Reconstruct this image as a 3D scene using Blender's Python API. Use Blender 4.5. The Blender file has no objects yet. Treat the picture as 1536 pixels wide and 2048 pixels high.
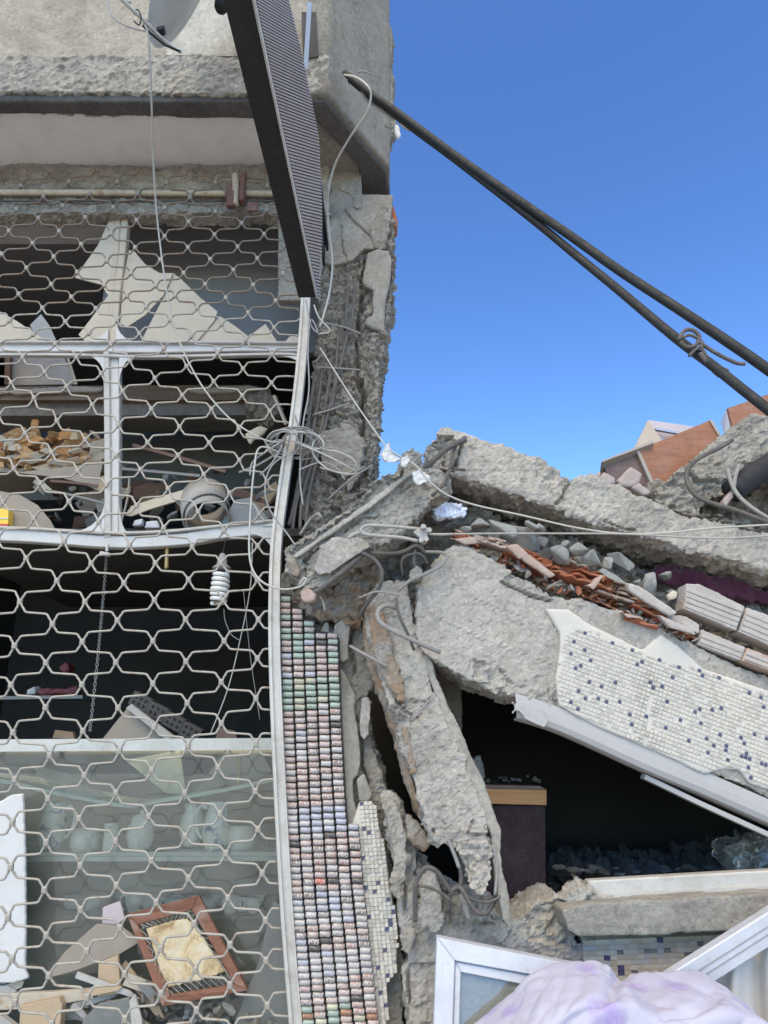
import bpy, bmesh, math, random
import numpy as np
from mathutils import Vector, Matrix

scene = bpy.context.scene
C = scene.collection
R = math.radians
rng = random.Random(7)

# ------------------------------------------------------------------ camera
FPX, PITCH, EYE = 1479.0, R(17.8), 1.6
cam = bpy.data.cameras.new('camera')
cam.sensor_fit = 'VERTICAL'; cam.sensor_height = 36.0; cam.lens = 36.0 * FPX / 2048.0
cam.clip_start = 0.05; cam.clip_end = 3000
camo = bpy.data.objects.new('camera', cam); C.objects.link(camo)
camo.location = (0, 0, EYE); camo.rotation_euler = (R(90) + PITCH, 0, 0)
scene.camera = camo

# ------------------------------------------------------------------ sky, sun, exposure
SUN = Vector((-0.14, -0.62, 0.98)).normalized()          # towards the sun, behind the photographer
world = bpy.data.worlds.new('World'); scene.world = world; world.use_nodes = True
nt = world.node_tree; bg = nt.nodes['Background']
sky = nt.nodes.new('ShaderNodeTexSky'); sky.sky_type = 'NISHITA'; sky.sun_disc = False
sky.sun_elevation = math.asin(SUN.z); sky.sun_rotation = math.atan2(SUN.x, SUN.y)
sky.air_density = 1.0; sky.dust_density = 0.3; sky.ozone_density = 1.0
gm_ = nt.nodes.new('ShaderNodeGamma'); gm_.inputs[1].default_value = 1.6          # camera-like colour contrast of the whole sky
nt.links.new(sky.outputs[0], gm_.inputs[0]); tn_ = nt.nodes.new('ShaderNodeMix'); tn_.data_type = 'RGBA'; tn_.blend_type = 'MULTIPLY'; tn_.inputs[0].default_value = 1.0; tn_.inputs[7].default_value = (0.88, 0.98, 1.03, 1)
nt.links.new(gm_.outputs[0], tn_.inputs[6]); nt.links.new(tn_.outputs[2], bg.inputs[0]); bg.inputs[1].default_value = 0.118
sl = bpy.data.lights.new('sun', 'SUN'); sl.energy = 3.7; sl.angle = R(58); sl.color = (1.0, 0.79, 0.36)
so = bpy.data.objects.new('sun', sl); C.objects.link(so); so.location = (-3, -4, 9)
so.rotation_euler = (-SUN).to_track_quat('-Z', 'Y').to_euler()
scene.view_settings.view_transform = 'Standard'; scene.view_settings.look = 'None'
scene.view_settings.exposure = 0.25; scene.view_settings.gamma = 1.0
scene.view_settings.use_curve_mapping = False

# ------------------------------------------------------------------ helpers
cT, sT = math.cos(PITCH), math.sin(PITCH)
def P(x, y, D):
    """point of the place seen at photo pixel (x, y) on the vertical plane D metres in front of the eye"""
    u, v = (x - 768) / FPX, (1024 - y) / FPX
    dy, dz = cT - v * sT, sT + v * cT
    s = D / dy
    return Vector((u * s, D, EYE + dz * s))
def PZ(x, y, z):
    u, v = (x - 768) / FPX, (1024 - y) / FPX
    dy, dz = cT - v * sT, sT + v * cT
    s = (z - EYE) / dz
    return Vector((u * s, dy * s, z))
def PIX(co):
    """photo pixels of an (N,3) array"""
    x, y, z = co[:, 0], co[:, 1], co[:, 2] - EYE
    d = y * cT + z * sT; up = -y * sT + z * cT
    return 768 + FPX * x / d, 1024 - FPX * up / d
def pxm(D, y=1200):
    return (D / (cT - (1024 - y) / FPX * sT)) / FPX      # metres per photo pixel
def lerp(tab, x):
    xs = [t[0] for t in tab]; ys = [t[1] for t in tab]
    return float(np.interp(x, xs, ys))

WL = {}
def wloc(o):
    return WL.get(o.name, Vector((0, 0, 0)))
def tag(o, label=None, cat=None, group=None, kind=None):
    if label: o['label'] = label
    if cat: o['category'] = cat
    if group: o['group'] = group
    if kind: o['kind'] = kind
    return o
def link(o, parent, w):
    C.objects.link(o); WL[o.name] = w.copy()
    if parent: o.parent = parent; o.location = w - wloc(parent)
    else: o.location = w
    return o
def thing(name, label, cat, loc, group=None):
    o = bpy.data.objects.new(name, None); o.empty_display_size = .05
    link(o, None, Vector(loc)); return tag(o, label, cat, group)
def mk(name, verts, faces, mat, parent=None, smooth=False, mats=None, midx=None):
    V = np.array([tuple(v) for v in verts], dtype=float)
    c = Vector(((V[:, 0].min() + V[:, 0].max()) / 2, (V[:, 1].min() + V[:, 1].max()) / 2, V[:, 2].min()))
    me = bpy.data.meshes.new(name); me.from_pydata((V - np.array(c)).tolist(), [], [list(f) for f in faces])
    for m in (mats or [mat]): me.materials.append(m)
    if midx: me.polygons.foreach_set('material_index', midx)
    if smooth: me.polygons.foreach_set('use_smooth', [True] * len(me.polygons))
    me.update()
    return link(bpy.data.objects.new(name, me), parent, c)
def inst(name, me, mw, parent=None):
    """one more object on shared mesh data at world matrix mw"""
    o = bpy.data.objects.new(name, me); w = mw.to_translation(); link(o, parent, w)
    o.rotation_mode = 'QUATERNION'; o.rotation_quaternion = mw.to_quaternion(); o.scale = mw.to_scale()
    return o
class MB:
    """collects shapes that make ONE piece"""
    def __init__(s): s.v = []; s.f = []; s.m = []; s.cur = 0
    def add(s, vs, fs):
        b = len(s.v); s.v += [Vector(v) for v in vs]
        for f in fs: s.f.append([b + i for i in f]); s.m.append(s.cur)
    def prism(s, front, back):
        n = len(front)
        s.add(list(front) + list(back), [list(range(n)), list(range(2 * n - 1, n - 1, -1))] +
              [[i, i + n, (i + 1) % n + n, (i + 1) % n] for i in range(n)])
    def box(s, c, ex, ey, ez):
        c, ex, ey, ez = map(Vector, (c, ex, ey, ez))
        q = [c + a * ex + b * ey + d * ez for d in (-1, 1) for a, b in ((-1, -1), (1, -1), (1, 1), (-1, 1))]
        s.add(q, [[3, 2, 1, 0], [4, 5, 6, 7], [0, 1, 5, 4], [1, 2, 6, 5], [2, 3, 7, 6], [3, 0, 4, 7]])
    def tube(s, pts, r, n=6, cap=True):
        pts = [Vector(p) for p in pts]; rr = r if isinstance(r, (list, tuple)) else [r] * len(pts)
        b = len(s.v); up = Vector((0.13, 1, 0.21)).normalized()
        for i, p in enumerate(pts):
            t = (pts[min(i + 1, len(pts) - 1)] - pts[max(i - 1, 0)])
            t = t.normalized() if t.length > 1e-9 else Vector((0, 0, 1))
            a = up - t * up.dot(t)
            if a.length < .05: a = Vector((1, 0, 0)) - t * t.x
            a.normalize(); bb = t.cross(a); up = a
            for k in range(n):
                w = 2 * math.pi * k / n
                s.v.append(p + (a * math.cos(w) + bb * math.sin(w)) * rr[i])
        for i in range(len(pts) - 1):
            for k in range(n):
                s.f.append([b + i * n + k, b + i * n + (k + 1) % n, b + (i + 1) * n + (k + 1) % n, b + (i + 1) * n + k]); s.m.append(s.cur)
        if cap:
            s.f.append([b + k for k in range(n)][::-1]); s.m.append(s.cur)
            s.f.append([b + (len(pts) - 1) * n + k for k in range(n)]); s.m.append(s.cur)
    def bar(s, pts, w, d):
        """rectangular section: w across in the facade plane, d in depth; front face lies on pts"""
        pts = [Vector(p) for p in pts]; b = len(s.v)
        for i, p in enumerate(pts):
            t = (pts[min(i + 1, len(pts) - 1)] - pts[max(i - 1, 0)]).normalized()
            sd = Vector((0, 1, 0)).cross(t).normalized(); dp = t.cross(sd).normalized()
            if dp.y < 0: dp = -dp
            for a, q in ((-1, 0), (1, 0), (1, 1), (-1, 1)): s.v.append(p + sd * a * w / 2 + dp * q * d)
        for i in range(len(pts) - 1):
            for k in range(4):
                s.f.append([b + i * 4 + k, b + i * 4 + (k + 1) % 4, b + (i + 1) * 4 + (k + 1) % 4, b + (i + 1) * 4 + k]); s.m.append(s.cur)
        s.f.append([b + k for k in range(4)][::-1]); s.m.append(s.cur)
        s.f.append([b + (len(pts) - 1) * 4 + k for k in range(4)]); s.m.append(s.cur)
    def lathe(s, prof, base, n=16, tilt=None):
        b = len(s.v); M = tilt or Matrix.Identity(3)
        for r, z in prof:
            for k in range(n):
                w = 2 * math.pi * k / n
                s.v.append(Vector(base) + M @ Vector((r * math.cos(w), r * math.sin(w), z)))
        for i in range(len(prof) - 1):
            for k in range(n):
                s.f.append([b + i * n + k, b + i * n + (k + 1) % n, b + (i + 1) * n + (k + 1) % n, b + (i + 1) * n + k]); s.m.append(s.cur)
    def build(s, name, mat, parent=None, smooth=False, mats=None, bevel=0):
        o = mk(name, s.v, s.f, mat, parent, smooth, mats, s.m if mats else None)
        bm = bmesh.new(); bm.from_mesh(o.data); bmesh.ops.recalc_face_normals(bm, faces=bm.faces[:])
        if bevel: bmesh.ops.bevel(bm, geom=bm.edges[:], offset=bevel, segments=1, affect='EDGES', clamp_overlap=True)
        bm.to_mesh(o.data); bm.free(); o.data.update()
        return o
def catmull(pts, k=5):
    pts = [Vector(p) for p in pts]; out = []
    for i in range(len(pts) - 1):
        p0, p1, p2, p3 = pts[max(i - 1, 0)], pts[i], pts[i + 1], pts[min(i + 2, len(pts) - 1)]
        for j in range(k):
            t = j / k
            out.append(.5 * ((2 * p1) + (p2 - p0) * t + (2 * p0 - 5 * p1 + 4 * p2 - p3) * t * t + (3 * p1 - p0 - 3 * p2 + p3) * t ** 3))
    out.append(pts[-1]); return out
def wire(name, pxs, D, r, mat, parent=None, k=5, n=6, smooth=True, jit=0):
    """pxs: photo pixels (x, y[, D])"""
    pts = [P(p[0], p[1], p[2] if len(p) > 2 else D) for p in pxs]
    if jit: pts = [p + Vector((rng.uniform(-1, 1), rng.uniform(-1, 1), rng.uniform(-1, 1))) * jit for p in pts]
    m = MB(); m.tube(catmull(pts, k), r, n); return m.build(name, mat, parent, smooth)
def plate(name, pxs, D, T, mat, parent=None, ext=None, bevel=0):
    """flat board: photo outline at its own distance, thickness T"""
    f = [P(p[0], p[1], p[2] if len(p) > 2 else D) for p in pxs]
    e = Vector(ext) if ext else Vector((0, T, 0))
    m = MB(); m.prism(f, [q + e for q in f]); return m.build(name, mat, parent, bevel=bevel)

# ---- numpy noise
def vnoise(p, seed=0):
    i = np.floor(p).astype(np.int64); f = p - i; f = f * f * (3 - 2 * f); out = 0
    for dx in (0, 1):
        for dy in (0, 1):
            for dz in (0, 1):
                h = ((i[:, 0] + dx) * 374761393 + (i[:, 1] + dy) * 668265263 + (i[:, 2] + dz) * 2147483647 + seed * 1274126177) & 0xffffffff
                h = ((h ^ (h >> 13)) * 1274126177) & 0xffffffff; h = ((h ^ (h >> 16)) * 2246822519) & 0xffffffff
                w = (f[:, 0] if dx else 1 - f[:, 0]) * (f[:, 1] if dy else 1 - f[:, 1]) * (f[:, 2] if dz else 1 - f[:, 2])
                out = out + w * (h / 4294967295.0)
    return out * 2 - 1
def fbm(p, o=4, seed=0):
    a, s, t = 1.0, 0, 0
    for k in range(o): s = s + a * vnoise(p * (2.03 ** k), seed + k * 17); t += a; a *= .5
    return s / t
def hash3(i, s):
    h = (i[:, 0] * 374761393 + i[:, 1] * 668265263 + i[:, 2] * 1440662683 + s * 1274126177) & 0xffffffff
    h = ((h ^ (h >> 13)) * 1274126177) & 0xffffffff; h = ((h ^ (h >> 16)) * 2246822519) & 0xffffffff
    return (h ^ (h >> 15)) / 4294967295.0
def facets(p, seed=0):
    """fracture facets: every cell of a jittered lattice is a tilted plane, so neighbours meet in sharp steps"""
    b = np.floor(p - .5).astype(np.int64); best = np.full(len(p), 1e9); out = np.zeros(len(p))
    for dx in (0, 1):
        for dy in (0, 1):
            for dz in (0, 1):
                c = b + np.array([dx, dy, dz]); j = np.stack([hash3(c, seed + k) for k in range(3)], 1)
                d = p - (c + .15 + .7 * j); r = (d * d).sum(1); k = r < best; best = np.where(k, r, best)
                g = np.stack([hash3(c, seed + 5 + q) - .5 for q in range(3)], 1)
                out = np.where(k, (d * g).sum(1) * 1.6 + (hash3(c, seed + 11) - .5) * .5, out)
    return out
def segdist(px, py, line):
    d = np.full(px.shape, 1e9)
    for (x0, y0), (x1, y1) in zip(line[:-1], line[1:]):
        L = (x1 - x0) ** 2 + (y1 - y0) ** 2
        t = np.clip(((px - x0) * (x1 - x0) + (py - y0) * (y1 - y0)) / L, 0, 1)
        d = np.minimum(d, np.hypot(px - x0 - t * (x1 - x0), py - y0 - t * (y1 - y0)))
    return d
def inpoly(px, py, poly):
    r = np.zeros(np.shape(px), bool); n = len(poly)
    for i in range(n):
        (x0, y0), (x1, y1) = poly[i][:2], poly[(i + 1) % n][:2]
        c = ((y0 > py) != (y1 > py)) & (px < (x1 - x0) * (py - y0) / (y1 - y0 + 1e-12) + x0)
        r ^= c
    return r
def rough(name, pxs, D, T, mat, parent=None, vox=.011, amp=.012, fr=7.0, flat=.45, ext=None, cracks=(), spalls=(), smooth=1,
          seed=None, chip=.03, hook=None, world_pts=None, big=0.0):
    """broken concrete: an outline with real thickness, voxel-remeshed and broken up by noise, chips, cracks and spalled patches"""
    seed = seed if seed is not None else rng.randint(0, 9999)
    f = world_pts or [P(p[0], p[1], p[2] if len(p) > 2 else D) for p in pxs]
    e = Vector(ext) if ext else Vector((0, T, 0))
    bm = bmesh.new(); a = [bm.verts.new(q) for q in f]; b = [bm.verts.new(q + e) for q in f]; n = len(f)
    bm.faces.new(a); bm.faces.new(b[::-1])
    for i in range(n): bm.faces.new([a[i], b[i], b[(i + 1) % n], a[(i + 1) % n]])
    bmesh.ops.recalc_face_normals(bm, faces=bm.faces[:]); bmesh.ops.triangulate(bm, faces=bm.faces[:])
    me = bpy.data.meshes.new('tmp'); bm.to_mesh(me); bm.free()
    t = bpy.data.objects.new('tmp', me); C.objects.link(t)
    m = t.modifiers.new('r', 'REMESH'); m.mode = 'VOXEL'; m.voxel_size = vox
    if smooth: s = t.modifiers.new('s', 'SMOOTH'); s.iterations = smooth; s.factor = .5
    dg = bpy.context.evaluated_depsgraph_get(); out = bpy.data.meshes.new_from_object(t.evaluated_get(dg))
    bpy.data.objects.remove(t); bpy.data.meshes.remove(me)
    nv = len(out.vertices); co = np.empty(nv * 3); out.vertices.foreach_get('co', co); co = co.reshape(-1, 3)
    no = np.empty(nv * 3); out.vertex_normals.foreach_get('vector', no); no = no.reshape(-1, 3)
    if big: co = co + np.stack([fbm(co * 2.5, 2, seed + 50 + k) for k in range(3)], 1) * big
    fac = 1 - (1 - flat) * np.clip(-no[:, 1] * 1.25 - .25, 0, 1)
    n1 = fbm(co * fr, 4, seed); n2 = fbm(co * fr * 5.5, 3, seed + 5); rid = 1 - np.abs(fbm(co * fr * 1.7, 3, seed + 9)) * 2.2
    n3 = fbm(co * fr * 13, 2, seed + 13); tr_ = fbm(co * fr * 1.4, 3, seed + 77) * 3.2; fl = np.floor(tr_); q_ = np.clip((tr_ - fl) * 4, 0, 1); terr = (fl + q_) / 3.2
    fc = facets(co * fr * 2.2, seed) + .5 * facets(co * fr * 5.5, seed + 3) if amp > .0085 else 0
    disp = (n1 * .6 + n2 * .4 + n3 * .35 + terr * .3 + fc * 1.15 - np.clip(rid - .55, 0, 1) * .8) * amp * fac
    ch = np.clip(fbm(co * fr * .8, 3, seed + 23) - .12, 0, 1); disp -= ch * chip * fac
    if cracks or spalls or hook:
        px, py = PIX(co)
        wob = fbm(co * 22, 3, seed + 31) * 7
        for line, w, dep in cracks:
            d = segdist(px + wob, py + wob[::-1] * .0 + wob * .6, line); disp -= np.clip(1 - d / w, 0, 1) ** .7 * dep
        for poly, dep, ra in spalls:
            k = inpoly(px + wob, py + wob * .7, poly) & (no[:, 1] < .3)
            disp = disp - k * (dep + ra * (n1 * .8 + n2 * .9 + np.abs(fbm(co * fr * 2.3, 3, seed + 41)) * 1.1))
        if hook: disp = disp + hook(co, no, px, py, n1, n2)
    co = co + no * disp[:, None]
    c = np.array([(co[:, 0].min() + co[:, 0].max()) / 2, (co[:, 1].min() + co[:, 1].max()) / 2, co[:, 2].min()])
    out.vertices.foreach_set('co', (co - c).ravel()); out.materials.clear()
    for mm in (mat if isinstance(mat, list) else [mat]): out.materials.append(mm)
    out.polygons.foreach_set('material_index', [0] * len(out.polygons))
    out.polygons.foreach_set('use_smooth', [amp < .0085 or smooth > 3] * len(out.polygons)); out.name = name; out.update()
    return link(bpy.data.objects.new(name, out), parent, Vector(c))

# ------------------------------------------------------------------ materials
def newmat(name):
    m = bpy.data.materials.new(name); m.use_nodes = True; t = m.node_tree
    b = t.nodes['Principled BSDF']; return m, t, b
def nd(t, kind, **kw):
    n = t.nodes.new(kind)
    for k, v in kw.items():
        if k.startswith('i_'): n.inputs[k[2:].replace('_', ' ')].default_value = v
        else: setattr(n, k, v)
    return n
def ramp(t, src, stops):
    r = t.nodes.new('ShaderNodeValToRGB'); e = r.color_ramp.elements
    while len(e) < len(stops): e.new(.5)
    for q, (p, c) in zip(e, stops):
        q.position = p; q.color = (c, c, c, 1) if isinstance(c, (int, float)) else (*c, 1)
    t.links.new(src, r.inputs[0]); return r.outputs[0]
def mixc(t, fac, a, b, mode='MIX'):
    n = t.nodes.new('ShaderNodeMix'); n.data_type = 'RGBA'; n.blend_type = mode
    for sock, v in ((n.inputs[0], fac), (n.inputs[6], a), (n.inputs[7], b)):
        if hasattr(v, 'is_linked') or hasattr(v, 'links'): t.links.new(v, sock)
        elif isinstance(v, (int, float)): sock.default_value = v
        else: sock.default_value = (*v, 1)
    return n.outputs[2]
def coords(t, scale=(1, 1, 1), rot=(0, 0, 0)):
    tc = t.nodes.new('ShaderNodeTexCoord'); mp = t.nodes.new('ShaderNodeMapping')
    mp.inputs['Scale'].default_value = scale; mp.inputs['Rotation'].default_value = rot
    t.links.new(tc.outputs['Object'], mp.inputs[0]); return mp.outputs[0]
def noise(t, co, s, d=5, r=.6, dist=0):
    n = nd(t, 'ShaderNodeTexNoise'); n.inputs['Scale'].default_value = s; n.inputs['Detail'].default_value = d
    n.inputs['Roughness'].default_value = r; n.inputs['Distortion'].default_value = dist
    t.links.new(co, n.inputs['Vector']); return n.outputs[0]
def bump(t, b, h, st=.5, dist=.01, prev=None):
    n = t.nodes.new('ShaderNodeBump'); n.inputs['Strength'].default_value = st; n.inputs['Distance'].default_value = dist
    t.links.new(h, n.inputs['Height'])
    if prev: t.links.new(prev, n.inputs['Normal'])
    t.links.new(n.outputs[0], b.inputs['Normal']); return n.outputs[0]
def concrete(name, base, dark=.55, warm=0.0, st=.7, fine=1.0, rust=0.0):
    m, t, b = newmat(name); co = coords(t)
    big = ramp(t, noise(t, co, 2.6, 6, .65, .5), [(.28, .62), (.5, .96), (.7, 1.1)])
    mid = ramp(t, noise(t, co, 24, 10, .84), [(.30, dark * .75), (.44, .92), (.55, 1.03), (.70, 1.2)])
    pores = ramp(t, noise(t, co, 75 * fine, 6, .85), [(.33, .28), (.40, 1.0), (.58, 1.0), (.68, 1.22)])
    vo = nd(t, 'ShaderNodeTexVoronoi'); vo.inputs['Scale'].default_value = 62 * fine; t.links.new(co, vo.inputs['Vector'])
    agg = ramp(t, vo.outputs['Color'], [(.0, .72), (.5, .98), (1, 1.22)])
    c = mixc(t, 1.0, base, big, 'MULTIPLY'); c = mixc(t, 1.0, c, mid, 'MULTIPLY'); c = mixc(t, 1.0, c, pores, 'MULTIPLY'); c = mixc(t, .6, c, agg, 'MULTIPLY')
    if warm: c = mixc(t, ramp(t, noise(t, co, 3.1, 4, .6), [(.42, 0.0), (.7, warm)]), c, (.36, .27, .18))
    if rust: c = mixc(t, ramp(t, noise(t, co, 6.5, 5, .65, .3), [(.38, 0.0), (.56, rust)]), c, (.34, .20, .10))
    t.links.new(c, b.inputs['Base Color']); b.inputs['Roughness'].default_value = .93; b.inputs['Specular IOR Level'].default_value = .25
    p = bump(t, b, noise(t, co, 34, 9, .75), min(1, st * 1.2), .028); bump(t, b, noise(t, co, 150 * fine, 5, .75), st, .008, p)
    return m
def paint(name, col, rough_=.55, dirt=.35, dirtc=(.17, .15, .13), scale=7, st=.15, metal=0.0, rust=0.0, stretch=(1, 1, 1)):
    m, t, b = newmat(name); co = coords(t, stretch)
    d = ramp(t, noise(t, co, scale, 7, .68, .3), [(.45, 0.0), (.75, dirt)])
    d2 = ramp(t, noise(t, co, scale * 9, 4, .7), [(.55, 0.0), (.75, dirt * .8)])
    c = mixc(t, d, col, dirtc); c = mixc(t, d2, c, dirtc)
    if rust: c = mixc(t, ramp(t, noise(t, co, scale * 1.6, 6, .7), [(.56, 0.0), (.64, rust)]), c, (.20, .09, .045))
    t.links.new(c, b.inputs['Base Color']); b.inputs['Metallic'].default_value = metal
    rr = ramp(t, noise(t, co, scale * 2, 4), [(.3, max(.05, rough_ - .12)), (.7, min(1, rough_ + .15))]); t.links.new(rr, b.inputs['Roughness'])
    bump(t, b, noise(t, co, scale * 8, 6, .7), st, .004); return m
def wood(name, a, bcol, rough_=.45, dirt=.25, stretch=(1.2, 14, 14)):
    m, t, b = newmat(name); co = coords(t, stretch)
    g = noise(t, co, 3.5, 7, .65, .8); c = ramp(t, g, [(.3, a), (.7, bcol)])
    c2 = coords(t); d = ramp(t, noise(t, c2, 8, 6, .7), [(.5, 0.0), (.8, dirt)]); c = mixc(t, d, c, (.42, .39, .35))
    t.links.new(c, b.inputs['Base Color']); b.inputs['Roughness'].default_value = rough_
    bump(t, b, g, .15, .003); return m
def fabric(name, col, st=.3):
    m, t, b = newmat(name); co = coords(t); d = ramp(t, noise(t, co, 6, 5, .6), [(.4, 0.0), (.8, .3)])
    t.links.new(mixc(t, d, col, tuple(x * .6 for x in col)), b.inputs['Base Color']); b.inputs['Roughness'].default_value = .95
    b.inputs['Sheen Weight'].default_value = .2; bump(t, b, noise(t, co, 300, 2), st, .002); return m

M = {}
M['conc'] = concrete('concrete', (.47, .435, .375), warm=.2)
M['conc_lt'] = concrete('concrete light', (.56, .515, .45), dark=.65, warm=.12)
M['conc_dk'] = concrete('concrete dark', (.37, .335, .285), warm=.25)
M['conc_rust'] = concrete('concrete earthy', (.41, .385, .34), warm=.35, rust=.75)
M['conc_wall'] = concrete('render wall', (.32, .295, .25), dark=.66, warm=.25, st=.7)
M['conc_black'] = concrete('blackish concrete', (.10, .095, .09), dark=.7, st=.3)  # near-black concrete for the lip, pierced bricks and cavity rubble
M['beige_wall'] = concrete('beige render', (.40, .355, .29), dark=.74, warm=.15, st=.5)
M['beige_lt'] = concrete('pale beige render', (.43, .40, .34), dark=.86, warm=.05, st=.25)
M['plaster'] = concrete('smooth plaster', (.30, .275, .235), dark=.8, warm=.2, st=.3)
M['plaster_lt'] = concrete('pale plaster', (.50, .475, .43), dark=.85, st=.25)
M['soffit'] = paint('soffit paint', (.68, .655, .63), .8, .2, scale=4)
M['white'] = paint('white paint', (.47, .45, .41), .5, .5, (.22, .18, .14), 9, .2, rust=.25)
M['white_clean'] = paint('white lacquer', (.54, .52, .49), .4, .25, scale=6)
M['pvc'] = paint('white pvc', (.47, .48, .515), .4, .45, (.26, .24, .22), 9, .05)
M['pvc_lilac'] = paint('dusty pvc trim', (.37, .345, .325), .5, .35, (.28, .265, .255), 8, .1)
M['grille'] = paint('grille paint', (.33, .305, .26), .5, .45, (.16, .13, .10), 14, .25, rust=.55)
M['black'] = paint('black coating', (.012, .012, .015), .8, .12, (.10, .09, .085), 12, .2)
M['pipe'] = paint('dark pipe', (.010, .010, .010), .7, .4, (.035, .032, .026), 16, .4)
M['trim'] = paint('alu trim', (.55, .55, .56), .4, .3, scale=20, metal=.3)
M['louvre'] = paint('led louvres', (.36, .29, .265), .8, .45, (.45, .42, .42), 6, .1)
M['rebar'] = paint('rebar', (.085, .075, .068), .75, .6, (.20, .18, .16), 30, .8, rust=.25)
M['rebar_lt'] = paint('dusty rebar', (.27, .255, .235), .8, .5, (.17, .14, .12), 25, .8, rust=.3)
M['cable'] = paint('pale cable', (.42, .40, .35), .6, .3, scale=20)
M['cable_dk'] = paint('grey cable', (.27, .26, .25), .6, .3, scale=20)
M['steel'] = paint('galvanised', (.36, .34, .31), .55, .45, (.22, .19, .16), 40, .5, metal=.15)
M['dish'] = paint('dish paint', (.50, .49, .46), .5, .4, (.13, .12, .11), 6, .1, metal=.1)
M['board'] = paint('beige board', (.50, .43, .33), .7, .2, (.35, .30, .25), 5, .1)
M['board_gr'] = paint('grey board', (.38, .36, .335), .75, .3, scale=5)
M['carton'] = paint('cardboard', (.30, .255, .205), .85, .25, scale=6)
M['kraft'] = paint('kraft', (.46, .34, .22), .85, .25, scale=6)
M['cream'] = paint('cream slat', (.50, .43, .33), .7, .3, scale=9)
M['foam'] = paint('orange foam', (.50, .235, .085), .95, .4, (.72, .50, .30), 25, .8)
M['foam2'] = paint('ochre foam', (.55, .34, .16), .95, .4, (.45, .22, .09), 25, .8)
M['terra'] = paint('terracotta', (.33, .105, .045), .9, .4, (.36, .27, .22), 14, .4)
M['terra_dust'] = paint('dusty terracotta', (.37, .265, .21), .9, .5, (.55, .52, .48), 10, .4)
M['brick_gr'] = paint('mortar dusted brick', (.37, .325, .29), .95, .5, (.60, .58, .55), 9, .5)
M['brick_pk'] = paint('pink brick', (.33, .265, .24), .95, .45, (.60, .57, .55), 9, .5)
M['rock'] = concrete('rubble lump', (.36, .36, .335), dark=.75, st=.4)
M['wood'] = wood('veneer', (.22, .085, .035), (.34, .145, .06))
M['wood_dk'] = wood('dark veneer', (.10, .055, .04), (.17, .09, .06))
M['wood_beam'] = wood('old beam', (.16, .11, .07), (.27, .19, .125), .8)
M['wood_red'] = wood('red frame wood', (.15, .062, .038), (.27, .12, .07), .7, .55)
M['wood_edge'] = paint('panel edge', (.33, .285, .245), .6, .3)
M['pink_panel'] = paint('pink laminate', (.50, .42, .43), .4, .2)
M['lilac_panel'] = paint('lilac laminate', (.62, .60, .68), .4, .2)
M['cab_body'] = paint('plum cabinet', (.03, .014, .016), .85, .3, (.14, .11, .11), 6, .1)  # plum tone lowered, shade of the room put into the colour
M['cab_edge'] = wood('orange edging', (.40, .17, .035), (.50, .23, .06), .4, .1)
M['burgundy'] = fabric('burgundy cloth', (.075, .015, .035))  # burgundy, darkened with the shade under the upper beam
M['curtain'] = fabric('grey curtain', (.52, .49, .45))
M['hide'] = None
M['room'] = paint('shade painted room wall', (.045, .043, .04), .9, .3, (.06, .055, .05), 3, .1)  # near-black albedo: shade of the interior painted into the walls
M['room_gr'] = paint('grey room wall', (.21, .205, .205), .9, .15, scale=2)
M['room_green'] = paint('green room wall', (.10, .105, .095), .9, .2, scale=2)
M['lamp'] = paint('lamp glass', (.74, .73, .68), .35, .25, scale=20)
M['ceramic'] = paint('ceramic', (.80, .79, .70), .3, .25, scale=9)
M['tile_w'] = paint('tile white', (.50, .455, .39), .5, .3, (.40, .42, .38), 30, .05)
M['tile_w2'] = paint('tile grey white', (.43, .39, .335), .5, .35, (.42, .39, .35), 30, .05)
M['tile_w3'] = paint('tile cream', (.54, .495, .425), .5, .25, (.46, .42, .36), 30, .05)
M['tile_b'] = paint('tile navy', (.055, .055, .115), .3, .25, scale=30)
M['tile_tan'] = paint('tile tan', (.46, .38, .27), .35, .4, (.3, .26, .2), 30, .05)
M['tile_tan2'] = paint('tile stone', (.54, .47, .36), .35, .4, (.3, .26, .2), 30, .05)
M['red'] = paint('red print', (.50, .03, .025), .4, .1)
M['red_dull'] = paint('dull red pack', (.16, .02, .02), .5, .3)
M['yellow'] = paint('yellow print', (.80, .52, .05), .4, .1)
M['asphalt'] = paint('dusty street', (.42, .39, .35), .9, .4, (.28, .26, .23), 2, .4)
M['mirror_blue'] = paint('sash pvc', (.34, .38, .47), .4, .15, scale=5)
M['slate'] = paint('smoked sheet', (.16, .165, .155), .35, .4, (.27, .27, .25), 3, .05)
M['grille_rust_shade'] = paint('rusty shaded grille paint', (.20, .16, .12), .6, .5, (.10, .07, .05), 14, .25, rust=.7)  # rust, plus the deeper shade of the top rows put into the colour
M['foamw'] = paint('white foam', (.60, .59, .575), .8, .12)
M['grout'] = paint('cream grout', (.54, .50, .435), .9, .25, (.40, .37, .32), 12, .4)
M['plastic'] = paint('plastic scrap', (.52, .51, .49), .5, .3)

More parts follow.
